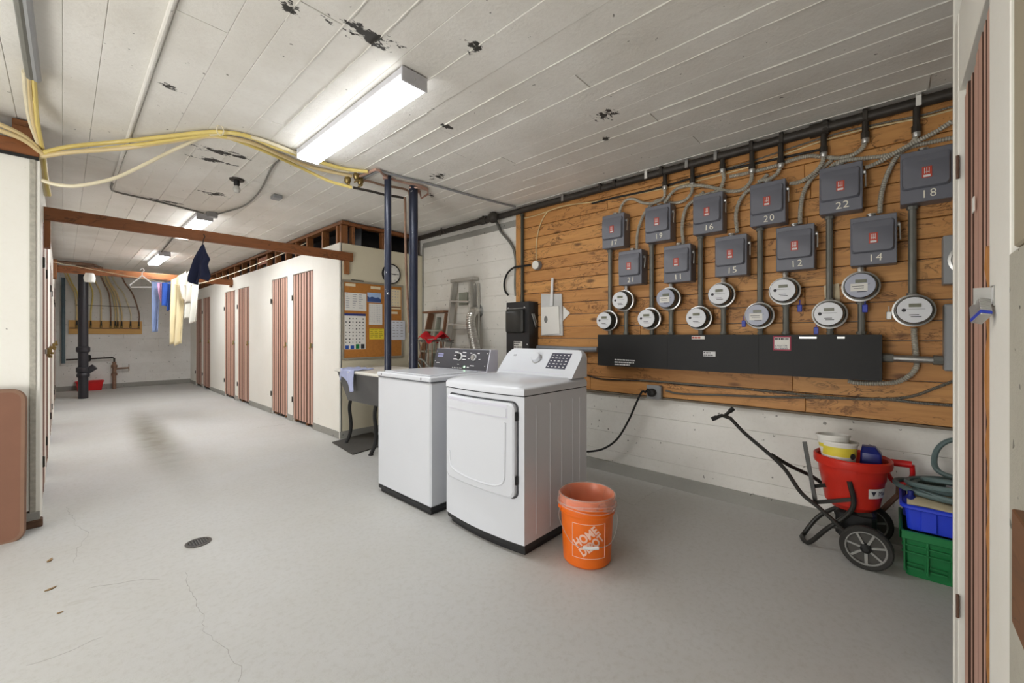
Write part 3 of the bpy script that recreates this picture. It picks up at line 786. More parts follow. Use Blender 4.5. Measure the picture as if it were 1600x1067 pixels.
# ------------------------------------------------------------------ meters
XM = 3.35
NUMW = {'11': 'eleven', '12': 'twelve', '14': 'fourteen', '15': 'fifteen', '16': 'sixteen', '17': 'seventeen', '18': 'eighteen', '19': 'nineteen', '20': 'twenty', '21': 'twenty-one', '22': 'twenty-two'}
METERS = {'17': (966.4, 501, 0), '21': (992, 470, 0), '19': (1034, 498, 0), '11': (1065, 467, 1), '16': (1113.8, 497, 0), '15': (1150.3, 461, 0), '20': (1211.4, 493, 1), '12': (1252.5, 455, 0),
          '22': (1325.7, 491, 0), '14': (1376.7, 448, 1), '18': (1463.2, 485.3, 0)}
def make_meter(kind):
    t = thing('electricity_meter', 'x', 'meter', (0, 0, 0))
    build('socket', G().lathe([(.078, -.065), (.082, -.01), (.088, -.008), (.091, .006), (.091, .014), (.083, .016)], 28, (0, 0, 0), '-x'), m_conduit, t)
    build('seal_ring', G().lathe([(.085, .012), (.0935, .013), (.0935, .022), (.085, .024)], 28, (0, 0, 0), '-x', caps=False), m_steel, t)
    build('glass_cover', G().lathe([(.080, .02), (.079, .07), (.076, .088), (.072, .092)], 28, (0, 0, 0), '-x'), m_glass, t)
    f = build('dial', G().lathe([(.0725, .0922), (.0725, .095), (.0705, .0965)], 28, (0, 0, 0), '-x'), m_faceg if kind else m_face, t)
    g = G().box(-.0985, -.0962, -.03, .022, .016, .036, .001)
    build('display', g, m_lcd, f, world=False)
    g = G().box(-.0972, -.0964, -.045, .045, .004, .0055).box(-.0972, -.0964, -.02, .02, -.03, -.026).box(-.0972, -.0964, -.03, .014, -.040, -.036)
    if kind: build('paper_label', G().box(-.0982, -.0966, -.035, .045, -.034, .012), m_lab, f, world=False); g.box(-.0988, -.0982, -.018, .038, -.006, -.003).box(-.0988, -.0982, -.018, .030, -.018, -.016)
    else: g.lathe([(.010, .0966), (.010, .0972)], 12, (0, .042, 0), '-x')
    build('lettering', g, m_dink, f, world=False)
    return t
mk = [make_meter(0), make_meter(1)]; used = [0, 0]; MPOS = {}
for num, (pr_, cy, kd) in METERS.items():
    y = at(pr_, cy, x=XM).y + .0935; d = XM * SN + y * CS; z = CAMZ + (HZ - cy) / FPX * d
    o = mk[kd] if not used[kd] else clone(mk[kd]); used[kd] = 1
    o.location = (XM, y, z); MPOS[num] = V(XM, y, z)
    tag(o, ('round electricity meter with pasted white slip, wired under the box numbered ' if kd else 'round electricity meter with plain white dial, wired under the box numbered ') + NUMW[num], 'meter', 'electricity meters on the plank wall')
TZ0, TZ1, TX, TY0, TY1 = .976, 1.25, 3.28, .04, 1.958
def pipe_run(x, y, z0, z1, lab, r=.019, mat=None):
    t = thing('conduit_pipe', lab, 'conduit', (x, y, z0))
    build('pipe', G().tube([V(x, y, z0), V(x, y, z1)], r, 10), mat or m_conduit, t)
    build('locknut', G().lathe([(r * 1.35, 0), (r * 1.35, .018)], 8, (x, y, z0 + .002)).lathe([(r * 1.35, 0), (r * 1.35, .018)], 8, (x, y, z1 - .02)), mat or m_conduit, t)
for num in ('17', '19', '16', '20', '22', '18'):
    pipe_run(XM + .025, MPOS[num].y + .004, MPOS[num].z + .084, BPOS[num].z - BH / 2 - .001, 'long grey conduit pipe from the box numbered %s down to its meter' % NUMW[num])
    if num != '18': pipe_run(XM + .02, MPOS[num].y, TZ1 + .001, MPOS[num].z - .086, 'short grey nipple under the meter of box %s, entering the black trough' % NUMW[num], .015)
for num in ('21', '11', '15', '12', '14'):
    pipe_run(XM + .02, MPOS[num].y - .002, TZ1 + .001, MPOS[num].z - .086, 'grey conduit pipe from the meter of box %s down to the black trough' % NUMW[num], .019)
    pipe_run(XM + .03, MPOS[num].y + .002, MPOS[num].z + .084, BPOS[num].z - BH / 2 - .001, 'stub of grey conduit joining the box numbered %s to its meter' % NUMW[num], .014, m_steel)
# tags and seals hanging at meters
for num, dy, dz, mm, lab in (('14', -.02, -.13, m_lockb, 'blue plastic seal hanging under the meter of box fourteen'), ('22', .07, -.10, m_lockb, 'blue and white seal tag under the meter of box twenty-two'),
                             ('12', -.085, -.115, m_lockb, 'small blue seal under the meter of box twelve'), ('20', .10, -.05, m_lockb, 'small blue seal beside the meter of box twenty'), ('18', .105, -.02, m_steel, 'steel seal barrel beside the meter of box eighteen')):
    p = MPOS[num] + V(-.01, dy, dz)
    solo('meter_seal', G().box(p.x - .008, p.x + .004, p.y - .013, p.y + .013, p.z - .03, p.z + .018, .003).tube([p + V(0, 0, .015), p + V(.004, 0, .05)], .003, 6), mm, lab, 'seal')
p = at(1302, 455, x=XB - .01)
solo('paper_tag', G().prism([(-.035, -.12), (.04, -.12), (.05, .04), (-.03, .05)], lambda u, v, k: V(XB - .004 - .002 * k, p.y + u, p.z + v)), m_cream_l, 'cream paper tag tucked behind the pipe above the meter of box twenty-two', 'tag')

# ------------------------------------------------------------------ black wiring trough
tr = thing('wiring_trough', 'long black metal wiring trough below the row of meters', 'wiring trough', (XB, 1, TZ0))
build('body', G().box(TX + .004, XB - .004, TY0, TY1, TZ0, TZ1, .003), m_trough, tr)
for a, b in ((TY0, .68), (.68, 1.32), (1.32, TY1)): build('cover_panel', G().box(TX - .002, TX + .004, a + .0003, b - .0003, TZ0 - .002, TZ1 + .001, .0004), m_trough, tr)
def sticker(par, p0, p1, mat, x, name='sticker', border=None):
    a = at(*p0, x=x); b = at(*p1, x=x)
    if border: build(name + '_border', G().box(x - .0015, x, b.y - .008, a.y + .008, b.z - .008, a.z + .008), border, par)
    build(name, G().box(x - .003, x - .0005, b.y, a.y, b.z, a.z), mat, par); return a, b
XT = TX - .002
def print_rows(par, a, b, x, rows, mat, fy=1.0, name='lettering'):
    g = G(); H = (a.z - b.z) / rows
    for r in range(rows):
        y = a.y - .003; z = a.z - (r + .5) * H; end = b.y + (a.y - b.y) * R_.uniform(.05, .5) * fy
        while y > end:
            w = R_.uniform(.004, .016) ; g.box(x - .0012, x, max(end, y - w), y, z - H * .28, z + H * .28); y -= w + R_.uniform(.002, .006)
    build(name, g, mat, par)
print_rows(tr, at(960, 560, x=XT), at(999, 573, x=XT), XT, 3, m_ink, name='white_print')
a, b = sticker(tr, (1081, 525), (1101, 530), m_lab, XT)
print_rows(tr, a, b, XT - .003, 1, m_red)
a, b = sticker(tr, (1099, 549), (1118, 557), m_ink, XT); print_rows(tr, a, b, XT - .003, 2, m_dink)
a, b = sticker(tr, (1210, 527), (1234, 546), m_lab, XT, border=plain('crimson_border', rgb(160, 40, 70), .6))
print_rows(tr, a, V(b.x, b.y, b.z + .06), XT - .003, 1, m_dink, .3); print_rows(tr, V(a.x, a.y, a.z - .05), b, XT - .003, 3, m_boxg, .3)
a, b = sticker(tr, (1249, 526), (1276, 529), m_steel, XT, 'scrape'); sticker(tr, (1308, 526), (1320, 529), m_steel, XT, 'scrape')
# conduit between trough and the panel beside
gy = at(1478, 560, x=3.34).y
t = thing('conduit_pipe', 'bright steel conduit running from the black trough to the edge panel', 'conduit', (3.345, 0, 1.11))
build('pipe', G().tube([V(3.345, TY0 - .001, 1.112), V(3.345, -.215, 1.105)], .021, 12), m_steel, t)
build('connector', G().tube([V(3.345, TY0 - .001, 1.112), V(3.345, TY0 - .05, 1.111)], .026, 8), m_conduit, t)
build('connector', G().tube([V(3.345, -.175, 1.106), V(3.345, -.215, 1.105)], .027, 8), m_conduit, t)
t = thing('breaker_cabinet', 'grey steel panel at the end of the bright conduit, half hidden by the door post', 'electrical panel', (3.34, -.4, 1.02))
build('body', G().box(3.30, XB - .004, -.62, -.216, 1.05, 1.42, .004), m_boxl, t)
build('cover', G().box(3.295, 3.30, -.615, -.221, 1.055, 1.415, .002), m_boxl, t)
t = thing('meter_socket', 'empty grey square meter socket with round opening beside the door post', 'meter socket', (3.34, -.35, 1.6))
build('body', G().box(3.31, XB - .004, -.46, -.212, 1.53, 1.80, .004), m_boxl, t)
build('ring', G().lathe([(.075, 0), (.09, .006), (.09, .014), (.078, .016)], 24, (3.31, -.318, 1.66), '-x', caps=False), m_steel, t)
build('opening', G().lathe([(.074, 0), (.074, .004)], 24, (3.31, -.318, 1.66), '-x'), m_lab, t)

# ------------------------------------------------------------------ flex conduits
def fl(pts, lab, r=.0155, x=3.37, mat=None, xs=None, pitch=.0115):
    P = [at(a, b, x=(xs[i] if xs else x)) for i, (a, b) in enumerate(pts)]
    return solo('flex_conduit', G().flex(P, r, pitch), mat or m_flex, lab, 'flex conduit')
fl([(1039, 294), (1037, 309), (1022, 317), (1005, 317), (990, 311), (978, 313), (970, 324), (968, 336)], 'ribbed flex conduit looping from the pipe to box seventeen', .014)
fl([(1129, 266), (1131, 280), (1124, 296), (1108, 303), (1092, 306), (1086, 308)], 'ribbed flex conduit curling from the pipe to box sixteen')
fl([(1175, 267), (1173, 283), (1160, 296), (1140, 299), (1118, 294), (1095, 290), (1070, 291), (1052, 299), (1038, 318)], 'ribbed flex conduit wandering from the pipe to box nineteen', xs=[3.375] * 4 + [3.37, 3.36, 3.36, 3.36, 3.36])
fl([(1082, 288), (1080, 302), (1068, 314), (1050, 317), (1030, 312), (1012, 326), (1002, 344), (996, 366), (995, 392)], 'ribbed flex conduit passing behind box nineteen down to box twenty-one', .014, xs=[3.375, 3.375, 3.38, 3.405, 3.405, 3.40, 3.38, 3.375, 3.37])
fl([(1100, 300), (1086, 312), (1074, 322), (1068, 338), (1066, 358), (1068, 382)], 'ribbed flex conduit descending past box sixteen to box eleven', xs=[3.405, 3.405, 3.39, 3.38, 3.375, 3.37])
fl([(1220, 258), (1215, 270), (1203, 279), (1190, 282), (1184, 285)], 'short ribbed flex conduit dropping onto box twenty')
fl([(1200, 272), (1182, 290), (1166, 300), (1155, 316), (1150, 336), (1152, 364)], 'ribbed flex conduit passing beside box twenty down to box fifteen', xs=[3.405, 3.405, 3.39, 3.38, 3.375, 3.37])
fl([(1287, 241), (1284, 256), (1270, 272), (1250, 284), (1234, 287)], 'ribbed flex conduit bending into the side of box twenty')
fl([(1300, 250), (1281, 266), (1265, 283), (1255, 303), (1251, 325), (1250, 350)], 'ribbed flex conduit running behind box twenty-two down to box twelve', xs=[3.405, 3.405, 3.39, 3.38, 3.375, 3.37])
fl([(1352, 219), (1347, 232), (1332, 242), (1310, 247), (1285, 245), (1262, 244), (1235, 251), (1205, 261), (1170, 270), (1140, 276)], 'long ribbed flex conduit drifting along under the iron pipe', xs=[3.375, 3.375, 3.375, 3.38] + [3.4] * 6)
fl([(1432, 209), (1426, 222), (1408, 235), (1385, 243), (1355, 247), (1325, 250), (1305, 256), (1294, 266)], 'ribbed flex conduit sweeping from the pipe onto box twenty-two', .015)
fl([(1487, 190), (1462, 206), (1430, 222), (1400, 238), (1372, 254), (1352, 262)], 'ribbed flex conduit rising from the side of box twenty-two past box eighteen', .015, xs=[3.36] * 6)
fl([(1500, 213), (1460, 221), (1425, 229), (1405, 240), (1391, 262), (1381, 288), (1376, 312), (1375, 333)], 'ribbed flex conduit passing behind box eighteen down to box fourteen', .015, xs=[3.405, 3.405, 3.40, 3.40, 3.39, 3.375, 3.37, 3.365])
fl([(1428, 512), (1429, 530), (1431, 553), (1432, 572), (1422, 586), (1400, 597), (1370, 599), (1340, 598), (1325, 595)], 'ribbed flex conduit from the lowest end meter curving under the black trough', .0165, xs=[3.37, 3.375, 3.385, 3.385, 3.38, 3.375, 3.375, 3.37, 3.36])
fl([(1490, 665 - 70), (1462, 605 + 1), (1420, 620), (1360, 624), (1290, 620), (1210, 612), (1120, 604), (1040, 597), (1000, 594)], 'grey armoured cable along the lowest planks, the upper of two', .0095, x=3.405, mat=m_flexd, pitch=.008)
fl([(1490, 634), (1440, 630), (1380, 624), (1300, 622), (1200, 620), (1120, 617), (1062, 615), (1040, 610)], 'grey armoured cable along the lowest planks, the lower of two', .009, x=3.403, mat=m_conduit, pitch=.008)
fl([(1490, 166), (1440, 180), (1380, 192), (1310, 208), (1240, 230), (1180, 250), (1120, 268)], 'thin ribbed cable just below the iron pipe', .007, x=3.412, mat=m_flexd)
def wire(name, pts, lab, cat, r, mat, x=None, xs=None, seg=.02):
    P = [at(a, b, x=(xs[i] if xs else x)) for i, (a, b) in enumerate(pts)]
    return solo(name, G().tube(resample(P, seg), r, 8), mat, lab, cat)
wire('white_cable', [(1490, 171), (1440, 184), (1350, 202), (1270, 225), (1180, 258), (1080, 285), (1000, 302), (930, 315), (880, 322), (840, 336), (815, 342)], 'pale thin cable run along the planks below the iron pipe', 'cable', .0055, m_tan, x=3.413)
wire('black_cable', [(1290, 232), (1220, 247), (1150, 262), (1090, 276), (1020, 296), (960, 309), (925, 318)], 'black cable strung behind the flex conduits', 'cable', .009, m_blk, x=3.408)
wire('black_cable', [(916, 586), (940, 592), (985, 594), (1030, 597), (1070, 601), (1110, 604), (1150, 606)], 'black cable sagging along the planks below the trough', 'cable', .006, m_blk, x=3.405)
# outlet with the dryer plug and cord
op = at(1020, 613, x=3.37)
t = thing('dryer_outlet', 'grey square outlet box with a black plug under the trough', 'outlet', op)
build('box', G().box(op.x, XB - .005, op.y - .07, op.y + .05, op.z - .05, op.z + .058, .005), m_boxl, t)
build('face_plate', G().box(op.x - .004, op.x, op.y - .058, op.y + .054, op.z - .056, op.z + .062, .003), m_boxl, t)
t = thing('plug_cord', 'black dryer plug and cord hanging from the grey outlet to the dryer', 'power cord', op)
build('plug', G().lathe([(.034, .004), (.036, .02), (.030, .045), (.016, .05)], 14, op, '-x'), m_blk, t)
P = [op + V(-.045, 0, .0), op + V(-.05, .02, .03), op + V(-.045, .045, .0)] + [at(a, b, x=3.34) for a, b in ((1003, 612), (994, 630), (983, 655), (965, 685), (945, 700), (925, 705))] + [at(905, 705, x=3.2)]
build('cord', G().tube(resample(P, .02), .009, 8), m_blk, t)

# ------------------------------------------------------------------ left end of the plank wall: black panel, conduit, papers
t = thing('disconnect_cabinet', 'black steel disconnect panel with a hinged raised cover behind the dryer', 'electrical panel', (3.35, 2.93, .95))
FX = 3.27
build('body', G().box(FX, XW - .008, 2.765, 3.09, .93, 1.60, .004), m_blkpl, t)
build('raised_cover', G().loft([[V(FX, u, v) for u, v in reversed(rrect(2.82, 3.075, 1.27, 1.52, .02))], [V(FX - .03, u, v) for u, v in reversed(rrect(2.825, 3.07, 1.275, 1.515, .02))], [V(FX - .04, u, v) for u, v in reversed(rrect(2.85, 3.055, 1.29, 1.50, .02))]]), plain('black_glossy_cover', rgb(48, 48, 46), .3), t)
build('cover_edge', G().tube([V(FX - .006, 2.80, 1.53), V(FX - .006, 3.07, 1.53)], .004, 6), m_steel, t)
a = at(803, 533, x=FX); b = at(816, 548, x=FX); build('rating_label', G().box(FX - .002, FX, b.y, a.y, b.z, a.z), m_lab, t); print_rows(t, a, b, FX - .002, 4, m_dink)
build('side_lever', G().bar(V(FX + .04, 2.76, 1.47), V(FX + .1, 2.755, 1.33), .006, .014).bar(V(FX + .07, 2.76, 1.47), V(FX + .12, 2.755, 1.36), .006, .014), m_steel, t)
build('screw', G().lathe([(.008, 0), (.006, .004)], 8, (FX, 2.83, 1.54), '-x').lathe([(.008, 0), (.006, .004)], 8, (FX, 3.06, 1.54), '-x').lathe([(.008, 0), (.006, .004)], 8, (FX, 2.79, 1.15), '-x'), m_ink, t)
pipe_run(3.39, at(816, 400, x=3.39).y, 1.602, 2.565, 'dark upright conduit from the iron pipe into the black panel', .017, plain('dark_green_conduit', rgb(72, 74, 66), .5, .3))
wire('flex_conduit', [(776, 347), (783, 362), (795, 376), (803, 390), (806, 410), (805, 440), (806, 462)], 'grey bent conduit dropping from the iron pipe over the white wall', 'conduit', .016, m_conduit, x=3.415)
jp = at(837, 414, x=3.37)
t = thing('round_junction_box', 'round grey junction box on the planks above the paper bundle', 'junction box', jp)
build('box', G().lathe([(.05, -.045), (.05, 0), (.046, .006)], 20, jp, '-x'), m_boxl, t)
build('cover', G().lathe([(.044, .006), (.044, .009)], 20, jp, '-x'), m_lab, t)
wire('black_conduit', [(829, 414), (815, 416), (803, 418), (793, 427), (788, 441), (789, 454), (794, 461)], 'black cut conduit curling away from the round junction box', 'conduit', .011, m_blk, xs=[3.385, 3.37, 3.37, 3.39, 3.41, 3.42, 3.42])
wire('thin_cable', [(838, 406), (838, 385), (841, 362), (848, 342), (856, 330)], 'thin pale cable rising from the round junction box', 'cable', .006, m_tan, x=3.41)
# paper bundle
t = thing('paper_bundle', 'bundle of white papers tied to the planks with a white strap', 'papers', at(862, 500, x=XB))
def sheet(pts, x0, x1, mat, name):
    P = [at(a, b, x=(x0 + x1) / 2) for a, b in pts]
    g = G(); n = len(P); g.add([V(x0, p.y, p.z) for p in P] + [V(x1, p.y, p.z) for p in P], [tuple(range(n)), tuple(range(2 * n - 1, n - 1, -1))] + [(i, n + i, n + (i + 1) % n, (i + 1) % n) for i in range(n)])
    return build(name, g, mat, t)
sheet([(880, 478), (891, 489), (880, 501)], XB - .012, XB - .006, m_lab, 'loose_sheet')
sheet([(846, 459), (878, 459), (880, 524), (846, 524)], XB - .02, XB - .008, plain('clear_sleeve', rgb(206, 206, 204), .25), 'plastic_sleeve')
sheet([(846, 480), (873, 478), (875, 521), (847, 523)], XB - .03, XB - .021, m_lab, 'booklet')
p = at(853, 499, x=XB - .03); g = G().add([], [])
g.prism([(.022 * math.cos(k * .3927), .036 * math.sin(k * .3927)) for k in range(16)], lambda u, v, k: V(XB - .031 - .0012 * k, p.y + u, p.z + v)); build('oval_print', g, plain('grey_print', rgb(128, 128, 126), .6), t)
build('strap', G().add([V(XB - .035, *at(a, b, x=XB - .033)[1:]) for a, b in ((859, 478), (864, 478), (865, 434), (862, 434))] + [V(XB - .038, *at(a, b, x=XB - .033)[1:]) for a, b in ((859, 478), (864, 478), (865, 434), (862, 434))], [(3, 2, 1, 0), (4, 5, 6, 7), (0, 1, 5, 4), (1, 2, 6, 5), (2, 3, 7, 6), (3, 0, 4, 7)]), m_ink, t)
wire('conduit_pipe', [(934, 546), (915, 546), (880, 545), (840, 543)], 'thick grey conduit joining the black panel and the trough', 'conduit', .026, plain('blue_grey_conduit', rgb(138, 142, 148), .4, .2), x=3.37)

# ------------------------------------------------------------------ dryer
dr = thing('dryer', 'white front loading dryer with a knob and dark touch panel', 'dryer', (2.08, 1.86, 0))
DX0, DX1, DY0, DY1 = 1.745, 2.385, 1.51, 2.20
def bow(x0, x1, y0, y1, k, n=12):                    # footprint with a bowed front (-x)
    pts = [V(x1, y0, 0), V(x1, y1, 0)]
    for i in range(n + 1):
        w = i / n; y = y1 + (y0 - y1) * w; pts.append(V(x0 + k * (2 * w - 1) ** 2, y, 0))
    return pts
def ring(fp, z): return [p + V(0, 0, z) for p in fp]
fpb = bow(DX0 - .03, DX1, DY0, DY1, .03)
build('plinth', G().loft([ring(bow(DX0, DX1 - .02, DY0 + .02, DY1 - .02, .03), .0), ring(bow(DX0, DX1 - .02, DY0 + .02, DY1 - .02, .03), .035)]), m_blkpl, dr)
build('toe_band', G().loft([ring(bow(DX0 - .02, DX1, DY0 + .004, DY1 - .004, .03), .035), ring(bow(DX0 - .024, DX1, DY0 + .002, DY1 - .002, .03), .068)]), m_blkpl, dr)
build('cabinet', G().loft([ring(fpb, .068), ring(fpb, .9)]), m_white, dr)
build('deck_seam', G().loft([ring(bow(DX0 - .027, DX1, DY0 + .003, DY1 - .003, .03), .9), ring(bow(DX0 - .027, DX1, DY0 + .003, DY1 - .003, .03), .908)]), m_seam, dr)
build('top_deck', G().loft([ring(bow(DX0 - .034, DX1, DY0 - .002, DY1 + .002, .03), .907), ring(bow(DX0 - .034, DX1, DY0 - .002, DY1 + .002, .03), .935), ring(bow(DX0 - .026, DX1, DY0 + .006, DY1 - .006, .03), .95), ring(bow(DX0 + .03, DX1, DY0 + .04, DY1 - .04, .03), .97)]), m_white, dr, sharp=50)
# backsplash with rounded upper corners
prof = []
for k in range(7):
    a = math.pi / 2 * k / 6; prof.append((DY1 - .004 - .055 * (1 - math.cos(math.pi / 2 - a)) if False else DY1 - .06 + .056 * math.cos(a), .165 * 0 + .115 + .055 * math.sin(a)))
left = prof
right = [(DY0 + DY1 - y, z) for y, z in reversed(left)]
out = [(DY1 - .004, 0)] + left + right + [(DY0 + .004, 0)]
def bs(y, h, side):                                  # side 0: slanted face, 1: back
    return V(2.215 + .155 * h / .17 if side == 0 else DX1 + .01, y, .965 + h * 1.06)
build('control_housing', G().prism(list(reversed(out)), lambda u, v, k: bs(u, v, k)), m_white, dr, sharp=45)
def face_pt(y, v, off=0): return V(2.215 + .155 * v - off * .74, y, .965 + .18 * v + off * .67)
nrm = V(-.74, 0, .67)
c = face_pt(1.878, .62); M_ = Matrix.Translation(c) @ nrm.to_track_quat('Z', 'Y').to_matrix().to_4x4()
build('knob', G().lathe([(.036, 0), (.034, .03), (.030, .034), (.0, .034)], 24).xf(M_), m_white, dr)
build('knob_ring', G().lathe([(.041, 0), (.041, .004), (.036, .005)], 24, caps=False).xf(M_), m_steel, dr)
def face_quad(y0, y1, v0, v1, o0, o1):
    vs = [face_pt(y, v, o) for o in (o0, o1) for y, v in ((y0, v0), (y1, v0), (y1, v1), (y0, v1))]
    return G().add(vs, [(0, 1, 2, 3), (7, 6, 5, 4), (0, 4, 5, 1), (1, 5, 6, 2), (2, 6, 7, 3), (3, 7, 4, 0)])
tp = build('touch_panel', face_quad(1.765, 1.60, .30, .86, 0, .002), plain('dark_touch_panel', rgb(62, 62, 78), .3), dr)
g = G()
for r in range(5):
    for cc in range(5):
        y = 1.752 - cc * .031; v = .80 - r * .105; w = R_.uniform(.008, .018)
        q = face_quad(y, y - w, v, v - .03, .002, .0026); g.add(q.v, q.f)
build('panel_print', g, m_ink, tp)
g = face_quad(DY1 - .05, DY0 + .09, .135, .115, 0, .0015); build('face_groove', g, m_wgray, dr)
g = text_g('LG', .022, .001); g.xf(Matrix.Translation(face_pt(2.105, .72, .001)) @ Matrix(((0, .62, -.74, 0), (-1, 0, 0, 0), (0, .78, .67, 0), (0, 0, 0, 1)))); build('logo', g, m_boxg, dr)
# door
def fx(y): w = (y - DY1) / (DY0 - DY1); return DX0 - .03 + .03 * (2 * w - 1) ** 2
def door_plate(y0, y1, z0, z1, r, o0, o1, inset=0):
    A = rrect(y0, y1, z0, z1, r, 5); pts = []
    n = len(A)
    for i in range(n):
        a = A[i]; b = A[(i + 1) % n]; k = max(1, int(abs(b[0] - a[0]) / .06))
        for j in range(k): pts.append((a[0] + (b[0] - a[0]) * j / k, a[1] + (b[1] - a[1]) * j / k))
    def sh(i): return [((p[0] - (y0 + y1) / 2) * (1 - i / (y1 - y0) * 2) + (y0 + y1) / 2, (p[1] - (z0 + z1) / 2) * (1 - i / (z1 - z0) * 2) + (z0 + z1) / 2) for p in pts]
    g = G(); rings = []
    for off, i in ((o0, 0), (o1 - .006, 0), (o1, inset)): rings.append([V(fx(u) - off, u, v) for u, v in sh(i)])
    g.loft([list(reversed(r_)) for r_ in rings], cap=False)
    # curved face filled as strips
    front = sh(inset); n = len(front); top = sorted([p for p in front], key=lambda p: p[0])
    m = 14; ya, yb = min(p[0] for p in front), max(p[0] for p in front); ys = sorted(set([round(ya + (yb - ya) * k / m, 6) for k in range(m + 1)] + [round(p[0], 6) for p in front])); ys = [min(max(y, ya), yb) for y in ys]; m = len(ys) - 1
    def span(y):
        zs = []
        for i in range(n):
            a, b = front[i], front[(i + 1) % n]
            if min(a[0], b[0]) - 1e-9 <= y <= max(a[0], b[0]) + 1e-9:
                if abs(a[0] - b[0]) < 1e-9: zs += [a[1], b[1]]
                else: w = (y - a[0]) / (b[0] - a[0]); zs.append(a[1] + (b[1] - a[1]) * w)
        return (min(zs), max(zs)) if zs else (z0, z1)
    vs = []
    for y in ys: lo, hi = span(y); vs += [V(fx(y) - o1, y, lo), V(fx(y) - o1, y, hi)]
    g.add(vs, [(2 * i, 2 * i + 1, 2 * i + 3, 2 * i + 2) for i in range(m)])
    return g
build('door_gap', door_plate(1.548, 2.162, .318, .872, .04, .0, .004), m_seam, dr)
dd = build('door', door_plate(1.556, 2.156, .326, .864, .038, .002, .03, .01), m_white, dr, sharp=40)
hl = door_plate(1.60, 2.125, .775, .836, .008, .028, .0312, .001); build('handle_strip', hl, m_wgray, dd, sharp=40)
build('handle_face', door_plate(1.604, 2.121, .780, .834, .008, .029, .0335, .002), m_white, dd, sharp=40)
build('grip_recess', door_plate(1.60, 2.13, .838, .853, .006, .028, .0318, .001), m_wgray, dd)
U = [(1.615, .75)] + [(1.615 + .004, .5), (1.625, .42), (1.66, .388), (1.75, .372), (1.95, .375), (2.07, .392), (2.105, .42), (2.112, .5)]
P = [V(fx(y) - .030, y, z) for y, z in U]
build('door_contour', G().tube(resample(P, .02), .007, 6), m_white, dd)
for z in (.43, .79): build('hinge', G().box(fx(1.55) - .022, fx(1.55) - .004, 1.546, 1.556, z - .025, z + .025, .002), m_blk, dr)
g = G()
for xx in (1.85, 1.98, 2.1, 2.22, 2.3): g.box(xx, xx + .006, DY0 - .0015, DY0 + .001, .1, .84)
build('side_rib', g, m_white, dr)

# ------------------------------------------------------------------ washer
ws = thing('washer', 'white top loading washer with charcoal control panel', 'washing machine', (2.04, 2.68, 0))
WX0, WX1, WY0, WY1 = 1.708, 2.372, 2.33, 3.03
build('plinth', G().box(WX0 + .02, WX1 - .02, WY0 + .02, WY1 - .02, 0, .035), m_blkpl, ws)
build('toe_band', G().box(WX0 + .004, WX1, WY0 + .004, WY1 - .004, .03, .055, .003), m_blkpl, ws)
build('cabinet', G().box(WX0, WX1, WY0, WY1, .055, .918, .012), m_white, ws)
build('lid_seam', G().box(WX0 + .004, WX1 - .004, WY0 + .004, WY1 - .004, .916, .924), m_seam, ws)
build('top_deck', G().box(WX0 - .008, WX1, WY0 - .004, WY1 + .004, .922, .958, .009), m_white, ws)
build('lid', G().box(WX0 + .03, 2.20, WY0 + .05, WY1 - .05, .957, .966, .006), m_white, ws)
build('lid_hinge_line', G().box(2.205, 2.21, WY0 + .05, WY1 - .05, .9575, .9595), m_wgray, ws)
for y in (2.43, 2.96): build('deck_clip', G().box(WX0 - .011, WX0 - .007, y - .004, y + .004, .932, .948, .001), m_blkpl, ws)
build('control_housing', G().prism([(2.25, .957), (2.292, 1.128), (2.372, 1.128), (2.372, .957)], lambda u, v, k: V(u, WY0 + .004 + (WY1 - WY0 - .008) * k, v)), m_wgray, ws)
def wq(y0, y1, v0, v1, o0, o1):
    def p(y, v, o): return V(2.25 + .042 * v - o * .97, y, .957 + .171 * v + o * .24)
    vs = [p(y, v, o) for o in (o0, o1) for y, v in ((y0, v0), (y1, v0), (y1, v1), (y0, v1))]
    return G().add(vs, [(0, 1, 2, 3), (7, 6, 5, 4), (0, 4, 5, 1), (1, 5, 6, 2), (2, 6, 7, 3), (3, 7, 4, 0)])
cp = build('control_panel', wq(WY1 - .006, WY0 + .014, .03, .99, 0, .005), m_char, ws)
wn = V(-.97, 0, .24); wrot = Matrix(((0, .24, -.97, 0), (-1, 0, 0, 0), (0, .97, .24, 0), (0, 0, 0, 1)))
def wpt(y, v, o): return V(2.25 + .042 * v - o * .97, y, .957 + .171 * v + o * .24)
for y, r in ((2.685, .034), (2.505, .028)):
    M_ = Matrix.Translation(wpt(y, .62, .005)) @ wrot
    build('dial_ring', G().lathe([(r, 0), (r, .012), (r * .82, .014), (r * .8, .006)], 22, caps=False).xf(M_), m_ink, cp)
    build('dial', G().lathe([(r * .8, 0), (r * .74, .022), (0, .022)], 20).xf(M_), m_blkpl if r > .03 else m_steel, cp)
g = G()
for k in range(3):
    for s in (-1, 1): q = wq(2.685 + s * (.05 + .004 * k) + .022, 2.685 + s * (.05 + .004 * k) - .022, .86 - k * .17, .82 - k * .17, .005, .0056); g.add(q.v, q.f)
for y in (2.55, 2.46): q = wq(y + .012, y - .012, .84, .80, .005, .0056); g.add(q.v, q.f)
for y in (2.57, 2.44): q = wq(y + .010, y - .010, .56, .53, .005, .0056); g.add(q.v, q.f)
q = wq(2.70, 2.68, .27, .24, .005, .0056); g.add(q.v, q.f); q = wq(2.54, 2.49, .25, .21, .005, .0056); g.add(q.v, q.f)
q = wq(2.99, 2.945, .28, .25, .005, .0056); g.add(q.v, q.f)
for k in range(6): q = wq(2.76 - k * .022, 2.748 - k * .022, .10, .06, .005, .0056); g.add(q.v, q.f)
q = wq(2.575, 2.55, .17, .12, .005, .0056); g.add(q.v, q.f)
build('panel_print', g, m_ink, cp)
